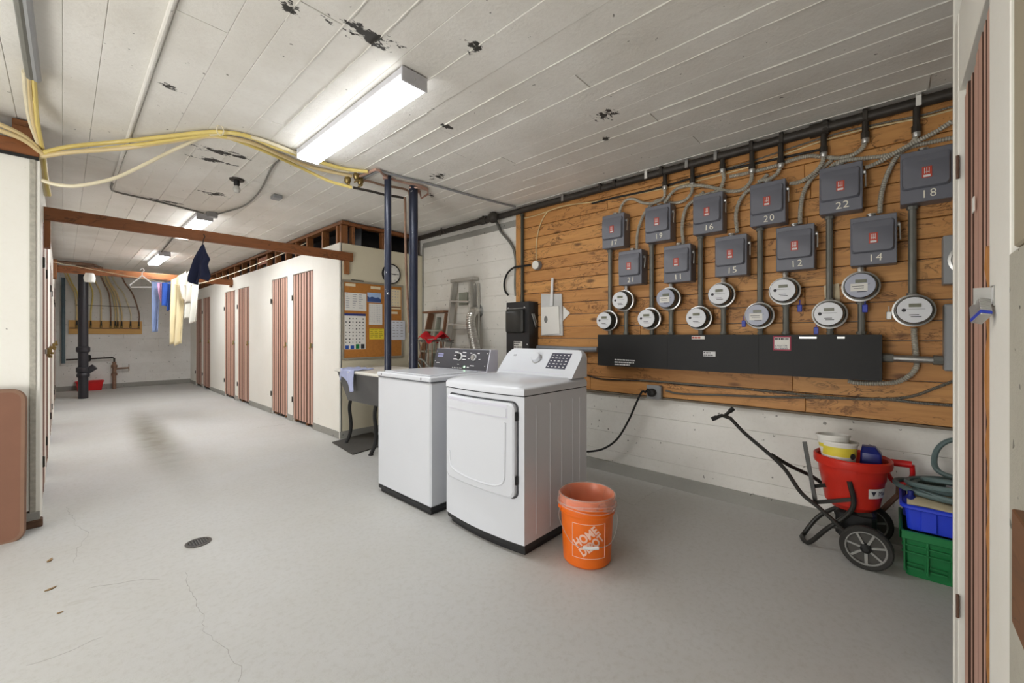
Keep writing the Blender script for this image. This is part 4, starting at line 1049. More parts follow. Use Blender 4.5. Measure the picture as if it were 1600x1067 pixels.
build('badge', wq(2.985, 2.91, .57, .76, .005, .0062), m_blue, cp)
g = text_g('MAYTAG', .017, .0008); g.xf(Matrix.Translation(wpt(2.9475, .665, .0068)) @ wrot); build('badge_lettering', g, m_char, cp)
build('start_led', wq(2.615, 2.598, .20, .10, .005, .007), m_led, cp)
for y, v in ((2.36, .83), (2.365, .25), (3.005, .85), (3.01, .35)): build('screw', G().lathe([(.004, 0), (.003, .003)], 8).xf(Matrix.Translation(wpt(y, v, .005)) @ wrot), m_ink, cp)

# ------------------------------------------------------------------ orange bucket with liner
bc = at(917, 871, z=0); bc = V(bc.x, bc.y, 0)
bk = thing('bucket', 'orange plastic pail with a clear bin liner beside the dryer', 'bucket', bc)
def prof_r(z): return .131 + (.148 - .131) * z / .36
build('shell', G().lathe([(.0, .004), (.122, .0), (.131, .01), (prof_r(.27), .27), (.152, .272), (.155, .284), (.150, .29), (.150, .315), (.156, .318), (.156, .33), (.150, .334), (.150, .358), (.154, .362), (.150, .368), (.144, .36), (.126, .012), (0, .01)], 40, bc, caps=False), m_orange, bk)
lg = G()
def lin_pt(a, h):                                     # liner: inside wall, over the lip and down the outside
    w = math.sin(a * 7) * .004 + math.sin(a * 13 + 1) * .003
    path = [(.122, .06), (.132, .2), (.140, .355), (.149, .374), (.158, .366), (.159 + w, .345), (.160 + w, .318 + .012 * math.sin(a * 2 + 1.2) + .006 * math.sin(5 * a))]
    q = h * (len(path) - 1); i = min(int(q), len(path) - 2); f = q - i
    return path[i][0] * (1 - f) + path[i + 1][0] * f, path[i][1] * (1 - f) + path[i + 1][1] * f
lg.grid(64, 12, lambda u, v: bc + V(lin_pt(u * 6.2832, v)[0] * math.cos(u * 6.2832), lin_pt(u * 6.2832, v)[0] * math.sin(u * 6.2832), lin_pt(u * 6.2832, v)[1]))
for k in range(3):
    lg.tube([bc + V(r * math.cos(a), r * math.sin(a), .335 - .012 * k + .008 * math.sin(a * 2 + k)) for a, r in ((j * .1571, .161 + .002 * math.sin(j * 1.3 + k)) for j in range(40))], .003, 5, closed=True)
build('bin_liner', lg, m_liner, bk)
th0 = math.atan2(-bc.y, -bc.x) + .08                           # direction from pail to camera
def wrap(u, z, off=.0015): r = prof_r(z) + off; a = th0 + u / r; return bc + V(r * math.cos(a), r * math.sin(a), z)
g = G(); S_ = .092
for (u0, v0, u1, v1) in ((-S_, -S_, S_, -S_), (S_, -S_, S_, S_), (S_, S_, -S_, S_), (-S_, S_, -S_, -S_)):
    P = [wrap(u0 + (u1 - u0) * k / 12, .155 + v0 + (v1 - v0) * k / 12, .001) for k in range(13)]; g.tube(P, .0016, 5)
build('logo_border', g, m_stencil, bk)
for word, dv in (('HOME', .027), ('DEPOT', -.027)):
    g = text_g(word, .055, .0006, bold=.0022); 
    ang = math.radians(38); w = max(p.x for p in g.v) - min(p.x for p in g.v)
    sx = .15 / w
    for i, p in enumerate(g.v):
        x_, y_ = p.x * sx, p.y * 1.15 + dv
        u = x_ * math.cos(ang) - y_ * math.sin(ang); v = x_ * math.sin(ang) + y_ * math.cos(ang)
        g.v[i] = wrap(u, .155 + v, .0014 + p.z)
    build('lettering', g, m_stencil, bk)
hd = [wrap(-.20, .30, .012), wrap(-.19, .25, .03), wrap(-.11, .17, .045), wrap(-.05, .15, .05), wrap(.03, .148, .05), wrap(.12, .165, .05), wrap(.19, .24, .035), wrap(.205, .30, .012)]
build('handle_wire', G().tube(resample(hd, .01), .0018, 6), m_steel, bk)
build('handle_grip', G().tube([wrap(-.035, .149, .05), wrap(.005, .1475, .0515), wrap(.045, .149, .05)], .0085, 10), m_ink, bk)
build('wire_ear', G().lathe([(.014, 0), (.01, .012)], 12).xf(Matrix.Translation(wrap(-.2, .303, .008)) @ (wrap(-.2, .303, 1) - wrap(-.2, .303, 0)).to_track_quat('Z', 'Y').to_matrix().to_4x4()), m_orange, bk)

# ------------------------------------------------------------------ laundry tub
SX0, SX1, SY0, SY1 = 2.10, 2.78, 3.62, 4.70
tb = thing('laundry_tub', 'grey stone laundry tub with white shelf top behind the washer', 'laundry tub', ((SX0 + SX1) / 2, 4.2, 0))
def rr(x0, x1, y0, y1, z, r=.03): return [V(u, v, z) for u, v in rrect(x0, x1, y0, y1, r, 3)]
build('basin', G().loft([rr(SX0 + .12, SX1 - .03, SY0 + .05, SY1 - .07, .50), rr(SX0 + .02, SX1 - .01, SY0 + .01, SY1 - .02, .83), rr(SX0 + .05, SX1 - .04, SY0 + .04, SY1 - .05, .83), rr(SX0 + .14, SX1 - .06, SY0 + .08, SY1 - .1, .54)]), m_tub, tb)
build('rim', G().loft([rr(SX0, SX1, SY0, SY1, .832), rr(SX0 - .005, SX1, SY0 - .005, SY1 + .005, .845), rr(SX0, SX1, SY0, SY1, .862)]), m_tubrim, tb)
for x_, y_ in ((SX0 + .12, 3.98), (SX0 + .15, 4.6), (SX1 - .06, 3.75), (SX1 - .06, 4.6)):
    build('leg', G().tube(spline([V(x_, y_, .505), V(x_ - .012, y_, .40), V(x_ + .005, y_, .22), V(x_ - .01, y_, .10), V(x_ - .05, y_, .02), V(x_ - .06, y_, .012)]), .02, 8, radii=None), m_blk, tb)
    build('leg_foot', G().lathe([(.026, 0), (.024, .012), (.012, .02)], 12, (x_ - .055, y_, 0)), m_blk, tb)
t = thing('tub_faucet', 'pair of brass taps with white hoses above the laundry tub', 'faucet', (2.7, 3.95, .87))
for y_ in (3.86, 4.0):
    build('tap_body', G().lathe([(.022, .862), (.018, .9), (.024, .92), (.02, .96), (.008, .97)], 12, (2.66, y_, 0)), m_brass, t)
    build('tap_handle', G().box(2.63, 2.69, y_ - .006, y_ + .006, .97, .98, .003).box(2.655, 2.665, y_ - .03, y_ + .03, .97, .98, .003), m_steel, t)
    build('hose', G().tube(resample([V(2.66, y_, .93), V(2.6, y_ - .1, .99), V(2.55, y_ - .3, .96), V(2.5, y_ - .55, .8)], .02), .010, 8), m_conduit, t)
def cloth(name, lab, mat, fn, nu=24, nv=24, th=.006, cat='cloth', group=None):
    o = solo(name, G().grid(nu, nv, fn), mat, lab, cat, group, sharp=180)
    md = o.modifiers.new('thick', 'SOLIDIFY'); md.thickness = th; md.offset = 0
    return o
def rag(u, v):
    s = v * .48 - .24; y = 4.10 + u * .34 * 1.0; y += .01 * math.sin(v * 9)
    if s < -.02: x_, z_ = SX0 - .012 - .012 * math.sin(u * 11), .862 + (s + .02) * (.7 + .35 * math.sin(u * 5 + 1)) + .008
    else: x_, z_ = SX0 - .012 + (s + .02) * .9, .872 + .006 * math.sin(u * 14) + .004 * math.sin(v * 20)
    return V(x_, y + .10, z_)
cloth('rag', 'pale blue rag draped over the edge of the laundry tub', m_bluec, rag, cat='rag')
mc = [at(a, b, z=0) for a, b in ((519, 692), (551, 711), (620, 690), (578, 676))]
mat_o = solo('floor_mat', G().add([p + V(0, 0, .001) for p in mc] + [p + V(0, 0, .012) for p in mc], [(0, 1, 2, 3), (7, 6, 5, 4), (0, 4, 5, 1), (1, 5, 6, 2), (2, 6, 7, 3), (3, 7, 4, 0)]), m_mat, 'dark rubber mat on the floor below the laundry tub', 'mat')
# ------------------------------------------------------------------ drain stacks and copper
def stack(px, y, r, lab, mat, z0=0, z1=ZC - .004, coup=()):
    tt = (px - 800) / FPX; d = y / (CS - SN * tt); x_ = (SN + CS * tt) * d
    t = thing('drain_pipe', lab, 'pipe', (x_, y, z0))
    build('pipe', G().tube([V(x_, y, z0), V(x_, y, z1)], r, 16), mat, t)
    for c_ in coup: build('coupling', G().lathe([(r + .002, -.03), (r + .009, -.028), (r + .009, .028), (r + .002, .03)], 16, (x_, y, c_), caps=False), mat, t)
    return V(x_, y, 0), t
sp1, _ = stack(606, 3.26, .030, 'slim navy painted pipe from floor to ceiling in front of the clock', m_stack)
sp2, _ = stack(646, 3.32, .042, 'thick navy painted pipe from floor to ceiling, beside the copper riser', m_stack)
bcol, t = stack(130, 11.7, .072, 'black drain stack with cleanout standing before the back wall', m_blkpipe, z1=2.56)
for z0_ in (.5, .9): build('hub', G().lathe([(.08, z0_), (.1, z0_ + .02), (.1, z0_ + .1), (.08, z0_ + .12)], 18, (bcol.x, bcol.y, 0), caps=False), m_blkpipe, t)
build('cleanout', G().tube([V(bcol.x + .04, bcol.y - .02, .52), V(bcol.x + .16, bcol.y - .04, .62)], .06, 14).lathe([(.09, .42), (.095, .44), (.095, .47), (.08, .5)], 16, (bcol.x, bcol.y, 0), caps=False), m_blkpipe, t)
def run(name, pts, r, mat, lab, cat='pipe', seg=.03, par=None):
    g = G().tube(resample(pts, seg), r, 8)
    return build(name, g, mat, par) if par else solo(name, g, mat, lab, cat)
A1, B1 = (1.45, 3.5), (2.45, 3.3)
def ap(px, py): return at_line(px, py, A1, B1)
cpn = thing('copper_manifold', 'cluster of copper water pipes and valves under the ceiling by the navy pipes', 'copper pipes', ap(590, 275))
def cpath(pts): return [ap(a, b) for a, b in pts]
build('main_pipe', G().tube(resample(cpath([(558, 277), (575, 270), (590, 265), (605, 277), (630, 285), (655, 290), (668, 296)]), .03), .011, 8), m_copper, cpn)
build('return_pipe', G().tube(resample(cpath([(560, 280), (580, 284), (600, 290), (620, 293), (636, 297), (640, 305), (641, 330)]), .03), .011, 8), m_brown_c, cpn)
build('cross_loop', G().tube(cpath([(640, 293), (652, 293), (668, 297), (669, 303), (658, 310), (656, 298)]), .010, 8), m_copper, cpn)
build('lower_branch', G().tube(resample(cpath([(552, 293), (580, 299), (605, 305), (620, 307), (630, 309)]), .03), .0115, 8), m_iron, cpn)
for px, py in ((543, 281), (557, 275), (563, 283)): build('valve', G().lathe([(.02, -.03), (.028, -.01), (.028, .01), (.02, .03)], 10, ap(px, py)).box(*(lambda p: (p.x - .006, p.x + .006, p.y - .04, p.y + .04, p.z - .05, p.z - .035))(ap(px, py)), .003), m_brass, cpn)
build('elbow', G().lathe([(.022, -.02), (.024, .02)], 10, ap(602, 276)).lathe([(.022, -.02), (.024, .02)], 10, ap(652, 298)), m_copper, cpn)
def ap2(px, py): return at_line(px, py, (2.0, 3.42), (2.45, 3.42))
build('riser', G().tube(resample([ap(632, 309), ap2(633, 318), ap2(634, 400), ap2(637, 470), ap2(640, 520)], .05), .012, 8), m_brown_c, cpn)
run('copper_riser', [ap2(640, 310), ap2(641, 400), ap2(643, 470), ap2(646, 530), V(2.55, 3.7, .98)], .010, m_copper, 'slim copper riser running down beside the thick navy pipe')
# yellow and tan tubing
LA, LB = (-.10, 4.12), (1.72, 3.42)
def lp_(px, py): return at_line(px, py, LA, LB)
run('water_tube', [lp_(62, 240), lp_(110, 229), lp_(190, 221), lp_(270, 212), lp_(335, 206), lp_(385, 212), lp_(430, 230), lp_(490, 250), lp_(540, 264), lp_(575, 268)], .014, m_yel, 'yellow water tube sweeping along the ceiling, upper one', 'tube')
run('water_tube', [lp_(58, 246), lp_(110, 238), lp_(190, 232), lp_(260, 222), lp_(330, 213), lp_(390, 222), lp_(440, 243), lp_(490, 262), lp_(550, 275)], .014, m_tan, 'tan water tube sweeping along the ceiling, middle one', 'tube')
run('water_tube', [lp_(66, 282), lp_(90, 289), lp_(125, 290), lp_(180, 278), lp_(230, 255), lp_(285, 228), lp_(340, 208), lp_(400, 216), lp_(460, 238), lp_(520, 262), lp_(545, 268)], .012, m_pex, 'cream water tube drooping low before rising to the ceiling', 'tube')
run('water_tube', [lp_(66, 243), lp_(200, 228), lp_(300, 214), lp_(345, 212), lp_(410, 235), lp_(470, 262), lp_(515, 283), lp_(550, 293)], .013, m_yel, 'yellow water tube ending at the lower iron branch pipe', 'tube')
solo('tube_tie', G().tube([lp_(344, 201) + V(.02 * math.cos(k * .7854), 0, .035 * math.sin(k * .7854) - .01) for k in range(8)], .004, 6, closed=True), m_pex, 'white cable tie bundling the yellow tubes under the ceiling', 'cable tie')
for i, (dx, mm, lab) in enumerate(((0, m_tan, 'tan'), (8, m_yel, 'yellow'), (-6, m_pex, 'cream'))):
    run('water_tube', [at(44 + dx, 112, z=2.608), at(47 + dx, 150, d=2.36), at(52 + dx * .8, 190, d=2.54), at(61 + dx * .4, 222, d=2.68), at(65 + dx * .4, 240, d=2.76), at(68 + dx * .4, 268, d=2.88), at(74 + dx * .4, 305, d=3.05)], .011, mm,
        '%s water tube turning down the locker corner' % lab, 'tube')
for i, (q0_, q1_) in enumerate((((24, -40), (47, 120)), ((36, -40), (58, 124)))):
    run('insulated_pipe', [at(*q0_, z=2.612), at(*q1_, z=2.606)], .017, m_boxl if i else m_conduit, 'grey wrapped pipe on the ceiling near the locker corner' if i else 'dark wrapped pipe on the ceiling near the locker corner')
for i in range(2):
    run('water_tube', [V(-1.2, 4.07 - .02 * i, 2.52 + .05 * i), V(-.5, 4.06 - .02 * i, 2.53 + .04 * i), V(-.2, 4.06, 2.50 + .03 * i), V(XL + .02, 4.12, 2.43)], .014, m_tan, 'tan water tube lying along the locker header, %s one' % ('lower' if i == 0 else 'upper'), 'tube')
# conduit along ceiling from copper cluster to the meter corner
run('ceiling_conduit', [at(560, 284, z=ZC - .02), at(590, 268, z=ZC - .014), at(610, 272, z=ZC - .014), at(680, 290, z=ZC - .014), at(760, 312, z=ZC - .014), at(805, 323, z=ZC - .014)], .011, m_boxl, 'grey conduit crossing the ceiling from the copper pipes to the meter wall', 'conduit')
cb = at(780, 330, x=3.36); cb.z = 2.59
t = thing('pipe_tee', 'rusty iron tee clump where conduits meet at the wall corner', 'pipe fitting', cb)
build('clump', G().lathe([(.03, -.05), (.06, -.03), (.07, 0), (.055, .03), (.03, .05)], 10, cb + V(-.04, .06, 0), '-x'), m_iron, t)
for dy_, r_ in ((.25, .01), (.16, .006)): build('hanger_rod', G().tube([cb + V(-.02, dy_, -.02), cb + V(-.02, dy_, .055)], r_, 6), m_iron, t)
build('strap', G().tube([cb + V(-.03, 1.05, -.05), cb + V(-.05, 1.0, .04), cb + V(-.02, .95, -.03)], .009, 6), m_iron, t)

# ------------------------------------------------------------------ noticeboard, clock
YF = YC - .002
def on(px, py, y=YC - .02): return at(px, py, y=y)
nb = thing('noticeboard', 'cork noticeboard in a grey frame full of pinned papers', 'noticeboard', (2.69, YC, .945))
NX0, NX1, NZ0, NZ1 = 2.272, 3.115, .945, 1.915
build('cork', G().box(NX0 + .02, NX1 - .02, YC - .015, YC - .001, NZ0 + .02, NZ1 - .02), m_cork, nb)
g = G().box(NX0, NX1, YC - .024, YC - .001, NZ1 - .025, NZ1, .003).box(NX0, NX1, YC - .024, YC - .001, NZ0, NZ0 + .025, .003).box(NX0, NX0 + .025, YC - .024, YC - .001, NZ0 + .025, NZ1 - .025, .003).box(NX1 - .025, NX1, YC - .024, YC - .001, NZ0 + .025, NZ1 - .025, .003)
build('frame', g, plain('grey_board_frame', rgb(150, 142, 126), .6), nb)
def paper(x0, x1, z0, z1, mat, lab, name='paper', rows=0, cols=1, ink=None, dy=0, cat='paper', fill=.6, inkh=.35):
    f = YC - .0165 - dy
    t = solo(name, G().box(x0, x1, f - .0012, f, z0, z1), mat, lab, cat)
    if rows:
        g = G(); H = (z1 - z0) * .86 / rows; W = (x1 - x0) * .9 / cols
        for r in range(rows):
            for c_ in range(cols):
                xa = x0 + (x1 - x0) * .05 + c_ * W; za = z1 - (z1 - z0) * .07 - r * H
                w = W * fill * R_.uniform(.5, 1.1); g.box(xa, xa + w, f - .002, f - .0012, za - H * inkh * R_.uniform(.8, 1.2), za)
        build('lettering', g, ink or m_dink, t)
    return t, f
def nx(fx_): return NX0 + (NX1 - NX0) * fx_
def nz(f): return NZ1 - (NZ1 - NZ0) * f
# fractions measured on the board
m_palep = plain('pale_print', rgb(176, 176, 180), .7)
paper(nx(.05), nx(.2), nz(.075), nz(.04), m_cream_l, 'cream header strip at the top corner of the noticeboard by the locker doors')
paper(nx(.44), nx(.60), nz(.085), nz(.05), m_cream_l, 'cream header strip at the top middle of the noticeboard')
paper(nx(.04), nx(.37), nz(.38), nz(.155), m_lab, 'white notice sheet pinned above the pictured recycling chart', rows=7, cols=3, ink=m_palep)
pt, f = paper(nx(.035), nx(.36), nz(.87), nz(.415), m_lab, 'white recycling chart with small pictures and a navy heading', name='poster', rows=0)
build('heading_band', G().box(nx(.035), nx(.36), f - .0022, f - .0012, nz(.445), nz(.415)), plain('navy_heading', rgb(46, 56, 118), .6), pt)
g = G()
for r in range(8):
    for c_ in range(6):
        if R_.random() < .9:
            xa = nx(.05 + c_ * .052); za = nz(.475 + r * .043); s_ = R_.uniform(.008, .016); g.box(xa, xa + s_ * 1.1, f - .002, f - .0012, za - s_, za)
build('picture_print', g, m_dink, pt)
for c_, mm in enumerate((m_royal, m_royal, m_green, m_dink)): build('bin_picture', G().box(nx(.045 + .08 * c_), nx(.10 + .08 * c_), f - .002, f - .0012, nz(.865), nz(.82 - .015 * (c_ > 1))), mm, pt)
text('La Poste & la Boite bleue', .022, V(nx(.195), f - .0024, nz(.43)), WALLY, m_ink, pt, depth=.0006) if False else None
ct, f = paper(nx(.385), nx(.61), nz(.26), nz(.135), plain('photo_sky', rgb(170, 196, 232), .5), 'calendar picture of blue mountains above a month page', name='calendar', dy=.002)
build('mountain_print', G().prism([(nx(.385), nz(.255)), (nx(.61), nz(.255)), (nx(.61), nz(.215)), (nx(.56), nz(.19)), (nx(.52), nz(.20)), (nx(.46), nz(.185)), (nx(.42), nz(.20)), (nx(.385), nz(.18))], lambda u, v, k: V(u, f - .0012 - .0007 * k, v)), plain('mountain_blue', rgb(60, 84, 140), .6), ct)
paper(nx(.41), nx(.63), nz(.555), nz(.275), m_lab, 'white month page hanging below the mountain picture', rows=10, cols=6, ink=m_palep, fill=.35, dy=.003)
paper(nx(.42), nx(.66), nz(.745), nz(.605), m_yel_l, 'yellow notice with lines of handwriting', rows=5, cols=3, ink=plain('olive_print', rgb(150, 128, 40), .7), fill=.9, inkh=.25)
ct2, f = paper(nx(.70), nx(.955), nz(.335), nz(.065), m_cream_l, 'cream calendar behind the slim navy pipe under the clock', rows=6, cols=5, ink=m_palep, fill=.4)
build('brown_band', G().box(nx(.70), nx(.955), f - .002, f - .0012, nz(.315), nz(.30)), plain('band_brown', rgb(110, 66, 36), .7), ct2)
paper(nx(.70), nx(.90), nz(.40), nz(.37), m_cream_l, 'small cream slip below the cream calendar')
paper(nx(.72), nx(1.03), nz(.755), nz(.49), plain('pale_blue_paper', rgb(222, 226, 236), .7), 'pale sheet overhanging the edge of the noticeboard frame', rows=6, cols=4, ink=m_palep, dy=.009)
pn = on(563, 441); solo('pen', G().tube([V(nx(.14), YC - .014, NZ1 + .008), V(nx(.33), YC - .014, NZ1 + .006)], .005, 8), m_blk, 'dark marker lying on top of the noticeboard frame', 'pen')
ck = on(612, 428, YC - .03)
t = thing('wall_clock', 'round white wall clock with a black rim behind the slim pipe', 'clock', ck)
build('rim', G().lathe([(.128, -.028), (.132, 0), (.132, .006), (.118, .010), (.116, .0)], 36, ck, '-y'), m_blk, t)
build('dial', G().lathe([(.1175, 0), (.1175, .003)], 36, ck, '-y'), m_lab, t)
for k in range(12):
    a = math.pi / 6 * (k + 1); n_ = str(k + 1)
    text(n_, .026, V(ck.x + .095 * math.sin(a), ck.y - .0036, ck.z + .095 * math.cos(a)), WALLY, m_dink, t, name='numeral', depth=.0006)
build('hour_hand', G().bar(ck + V(0, -.006, 0), ck + V(.055, -.006, -.004), .002, .008), m_blk, t)
build('minute_hand', G().bar(ck + V(-.012, -.009, 0), ck + V(.085, -.009, .0), .002, .005), m_blk, t)

# ------------------------------------------------------------------ ladders, duct, rack behind the washer
def lad_pt(A, B, w): return A.lerp(B, w)
t = thing('step_ladder', 'folded aluminium step ladder leaning on the white wall', 'ladder', (3.3, 3.9, 0))
top = (at(711, 441, x=3.40), at(737, 441, x=3.40)); bot = tuple(p + (at(*q, x=3.27) - p) * (p.z / (p.z - at(*q, x=3.27).z)) for p, q in zip(top, ((698, 545), (737, 560))))
for a, b in zip(top, bot): build('rail', G().bar(a, b, .03, .075), m_alu, t)
build('top_cap', G().box(3.34, 3.435, top[1].y - .09, top[0].y + .03, top[0].z - .01, top[0].z + .03, .005), m_alu, t)
for k in range(6):
    w = (k + .85) / 6.6; a = lad_pt(top[0], bot[0], w); b = lad_pt(top[1], bot[1], w); build('step', G().bar(a + V(-.01, 0, 0), b + V(-.01, 0, 0), .085, .022), m_alu, t)
for off in (-.055, .01): build('rear_rail', G().bar(V(3.435, top[1].y + off - .03, top[1].z - .02), V(3.27, 3.60 + off, .0), .022, .03), m_alu, t)
pk = at(724, 467, x=3.43); build('pail_shelf', G().box(3.42, 3.435, pk.y - .08, pk.y + .08, pk.z - .08, pk.z + .08, .003), m_ladg, t)
t = thing('wooden_step_ladder', 'old brown wooden step ladder standing in the wall corner', 'ladder', (3.2, 4.55, 0))
wt = (at(674, 490, x=3.36), at(700, 490, x=3.36)); wbm = (V(3.12, 4.76, 0), V(3.12, 4.22, 0))
for a, b in zip(wt, wbm): build('rail', G().bar(a, b, .025, .09), m_oldw, t)
build('top_board', G().box(3.25, 3.42, wt[1].y - .04, wt[0].y + .06, wt[0].z, wt[0].z + .025, .004), m_oldw, t)
for k in range(5):
    w = (k + .8) / 5.5; build('step', G().bar(lad_pt(wt[0], wbm[0], w) + V(-.01, 0, 0), lad_pt(wt[1], wbm[1], w) + V(-.01, 0, 0), .10, .022), m_ladg, t)
build('rear_rail', G().bar(V(3.41, wt[0].y - .1, wt[0].z - .05), V(3.32, wbm[0].y - .06, 0), .03, .05).bar(V(3.41, wt[1].y + .06, wt[0].z - .05), V(3.32, wbm[1].y + .04, 0), .03, .05), m_ladg, t)
vp = at(748, 486, x=XW)
t = thing('vent_duct', 'silver foil dryer duct curving down from a wall vent', 'duct', vp)
build('wall_collar', G().lathe([(.085, 0), (.085, .008), (.062, .01), (.06, .07)], 20, vp, '-x', caps=False), m_steel, t)
build('hose', G().flex([vp + V(-.05, 0, 0), at(739, 488, x=3.30), at(735, 503, x=3.22), at(741, 535, x=3.19), at(750, 572, x=3.15), at(762, 640, x=3.05), V(2.62, 2.75, .35)], .056, .028, 14, .12), m_foil, t)
t = thing('drying_rack', 'small grey wire drying rack behind the laundry tub', 'drying rack', (3.0, 4.1, 0))
RX = 2.86; q0 = at(652, 532, x=RX); q1 = at(689, 529, x=RX)
for k in range(4): build('top_bar', G().tube([V(RX + .06 * k, q0.y, q0.z - .02 * (k % 2)), V(RX + .06 * k, q1.y, q1.z - .02 * (k % 2))], .007, 8), m_conduit, t)
for y_ in (q0.y, q1.y):
    build('side_frame', G().tube([V(RX, y_, q0.z), V(RX + .18, y_, q0.z - .02)], .007, 8).tube([V(RX - .01, y_, .0), V(RX + .15, y_, q0.z)], .008, 8).tube([V(RX + .22, y_, .0), V(RX + .02, y_, q0.z)], .008, 8), m_conduit, t)
for k in range(6):
    yy = q0.y + (q1.y - q0.y) * (k + .5) / 6; build('rod', G().tube([V(RX + .02, yy, q0.z), V(RX + .02, yy, q0.z - .35)], .006, 6), m_oldw, t)
def redc(u, v):
    y_ = q0.y + (q1.y - q0.y) * (.05 + u * .8); s = abs(v - .5)
    return V(RX - .02 + .22 * v + .01 * math.sin(u * 9), y_, q0.z + .07 - s * .12 + .03 * math.sin(u * 7 + v * 3) + .015 * math.sin(u * 17))
cloth('red_cloth', 'crumpled red cloth lying on the drying rack', m_redc, redc, cat='cloth')

# ------------------------------------------------------------------ clothesline and laundry
La = V(XP - .01, 5.85, 2.50); Lm = at(292, 445, d=5.7); Lb = at(232, 437, d=6.0); Lc = V(XL + .006, 8.9, 2.30)
line_pts = [La, at(440, 397, d=5.65), at(350, 432, d=5.7), Lm, Lb, Lc]
solo('clothesline', G().tube(resample(line_pts, .05), .004, 6), m_pex, 'white clothesline strung between the two locker walls', 'clothesline')
def garment(lab, name, mat, tl, tr_, bl_, br_, d, fold=.02, nf=3, seed=0, wav=0, cat='clothing', tilt=.0):
    TL, TR, BL, BR = (at(*q, d=d) for q in (tl, tr_, bl_, br_)); nn = V(-SN, -CS, 0)
    def fn(u, v):
        p = TL.lerp(TR, u).lerp(BL.lerp(BR, u), v)
        return p + nn * (fold * (.3 + .7 * v) * math.sin(u * nf * 6.283 + seed + v * 1.3) + tilt * v) + V(0, 0, wav * math.sin(u * 9 + seed) * v)
    return cloth(name, lab, mat, fn, 24, 24, .008, cat)
garment('light blue jeans hanging on the clothesline beside the white hanger', 'jeans', m_jean, (238, 440), (252, 441), (240, 519), (249, 516), 6.0, .03, 1, 1)
garment('small pink garment on the clothesline beside the royal blue one', 'pink_garment', m_pinkc, (246, 442), (258, 442), (249, 468), (256, 476), 5.93, .02, 1.5, 2)
garment('royal blue shirt bunched on the clothesline', 'blue_shirt', m_royal, (253, 442), (270, 440), (256, 478), (268, 488), 5.88, .035, 1.5, 0, .02)
garment('long cream towel hanging on the clothesline, lowest reaching item', 'towel', m_creamc, (268, 438), (291, 424), (267, 540), (286, 536), 5.8, .03, 2, 1, .02)
garment('beige shirt hanging on the clothesline beside the cream towel', 'beige_shirt', m_beigec, (280, 433), (312, 415), (284, 470), (302, 480), 5.7, .04, 1.5, 2, .04)
garment('off-white shirt hanging lowest behind the navy garment', 'off_white_shirt', m_offw, (292, 445), (311, 441), (291, 500), (308, 505), 5.7, .04, 2, .5, .03)
# hanger on the line
hc = at(222, 437, d=6.0)
sd = V(CS, -SN, 0)
t = thing('clothes_hanger', 'empty white plastic hanger hooked on the clothesline', 'hanger', hc)
build('body', G().tube([hc + V(0, 0, .06), hc + sd * -.18 + V(0, 0, -.08), hc + sd * -.16 + V(0, 0, -.11), hc + sd * .16 + V(0, 0, -.11), hc + sd * .18 + V(0, 0, -.08), hc + V(0, 0, .06)], .009, 8), m_ink, t)
build('hook', G().tube(spline([hc + V(0, 0, .06), hc + V(0, 0, .10), hc + sd * .03 + V(0, 0, .135), hc + sd * .0 + V(0, 0, .165), hc + sd * -.03 + V(0, 0, .14)]), .006, 8), m_ink, t)
# navy garment on the near beam
nvd = 3.9
N0 = at(318, 378, d=nvd)
def navy(u, v):
    ks = [(0, 316, 319, 382), (.25, 309, 322, 394), (.45, 304, 327, 405), (.62, 302, 322, 414), (.85, 297, 325, 432), (1, 297, 320, 440)]
    for i in range(len(ks) - 1):
        if v <= ks[i + 1][0] + 1e-9: break
    w = (v - ks[i][0]) / (ks[i + 1][0] - ks[i][0]); q = [ks[i][j] + (ks[i + 1][j] - ks[i][j]) * w for j in (1, 2, 3)]
    return at(q[0] + (q[1] - q[0]) * u, q[2] + 4 * math.sin(u * 6) * v, d=nvd) + V(-SN, -CS, 0) * (.03 * math.sin(u * 9 + v * 2) * v + .015 * math.sin(u * 17) * v)
cloth('navy_garment', 'navy garment hanging on a hook from the near wood beam', m_navyc, navy, cat='clothing')
solo('beam_hook', G().tube(spline([N0 + V(0, 0, .075), N0 + V(.01, 0, .05), N0 + V(0, 0, .02), N0 + V(-.008, 0, -.03)]), .004, 6), m_blk, 'black wire hook on the near beam holding the navy garment', 'hook')

# ------------------------------------------------------------------ back wall: manifold, valve, tubes
YM = YB - .03
def bw(px, py, y=YM): return at(px, py, y=y)
a = bw(107, 500); b = bw(222, 522)
mf = thing('pipe_manifold', 'plywood board on the back wall with a row of water valves', 'water manifold', ((a.x + b.x) / 2, YM, b.z))
build('board', G().box(a.x, b.x, YM, YB - .006, b.z, a.z, .003), m_ply, mf)
build('header_pipe', G().tube([V(a.x + .02, YM - .03, (a.z + b.z) / 2 - .02), V(b.x - .04, YM - .03, (a.z + b.z) / 2 - .02)], .012, 8), m_brown_c, mf)
vx = [120, 124, 142, 158, 173, 180, 184, 190, 204, 217]
tops = [108, 112, 140, 150, 162, 166, 170, 172, 180, 195]
zc_ = (a.z + b.z) / 2
for i, px in enumerate(vx):
    p = bw(px, 508, YM - .03)
    build('valve', G().lathe([(.012, zc_ - .03 - p.z), (.02, zc_ - p.z), (.02, zc_ + .05 - p.z), (.012, zc_ + .11 - p.z)], 8, p), m_brass, mf)
    build('valve_handle', G().box(p.x - .012, p.x + .012, p.y - .035, p.y - .02, zc_ + .04, zc_ + .15, .003), m_blk, mf)
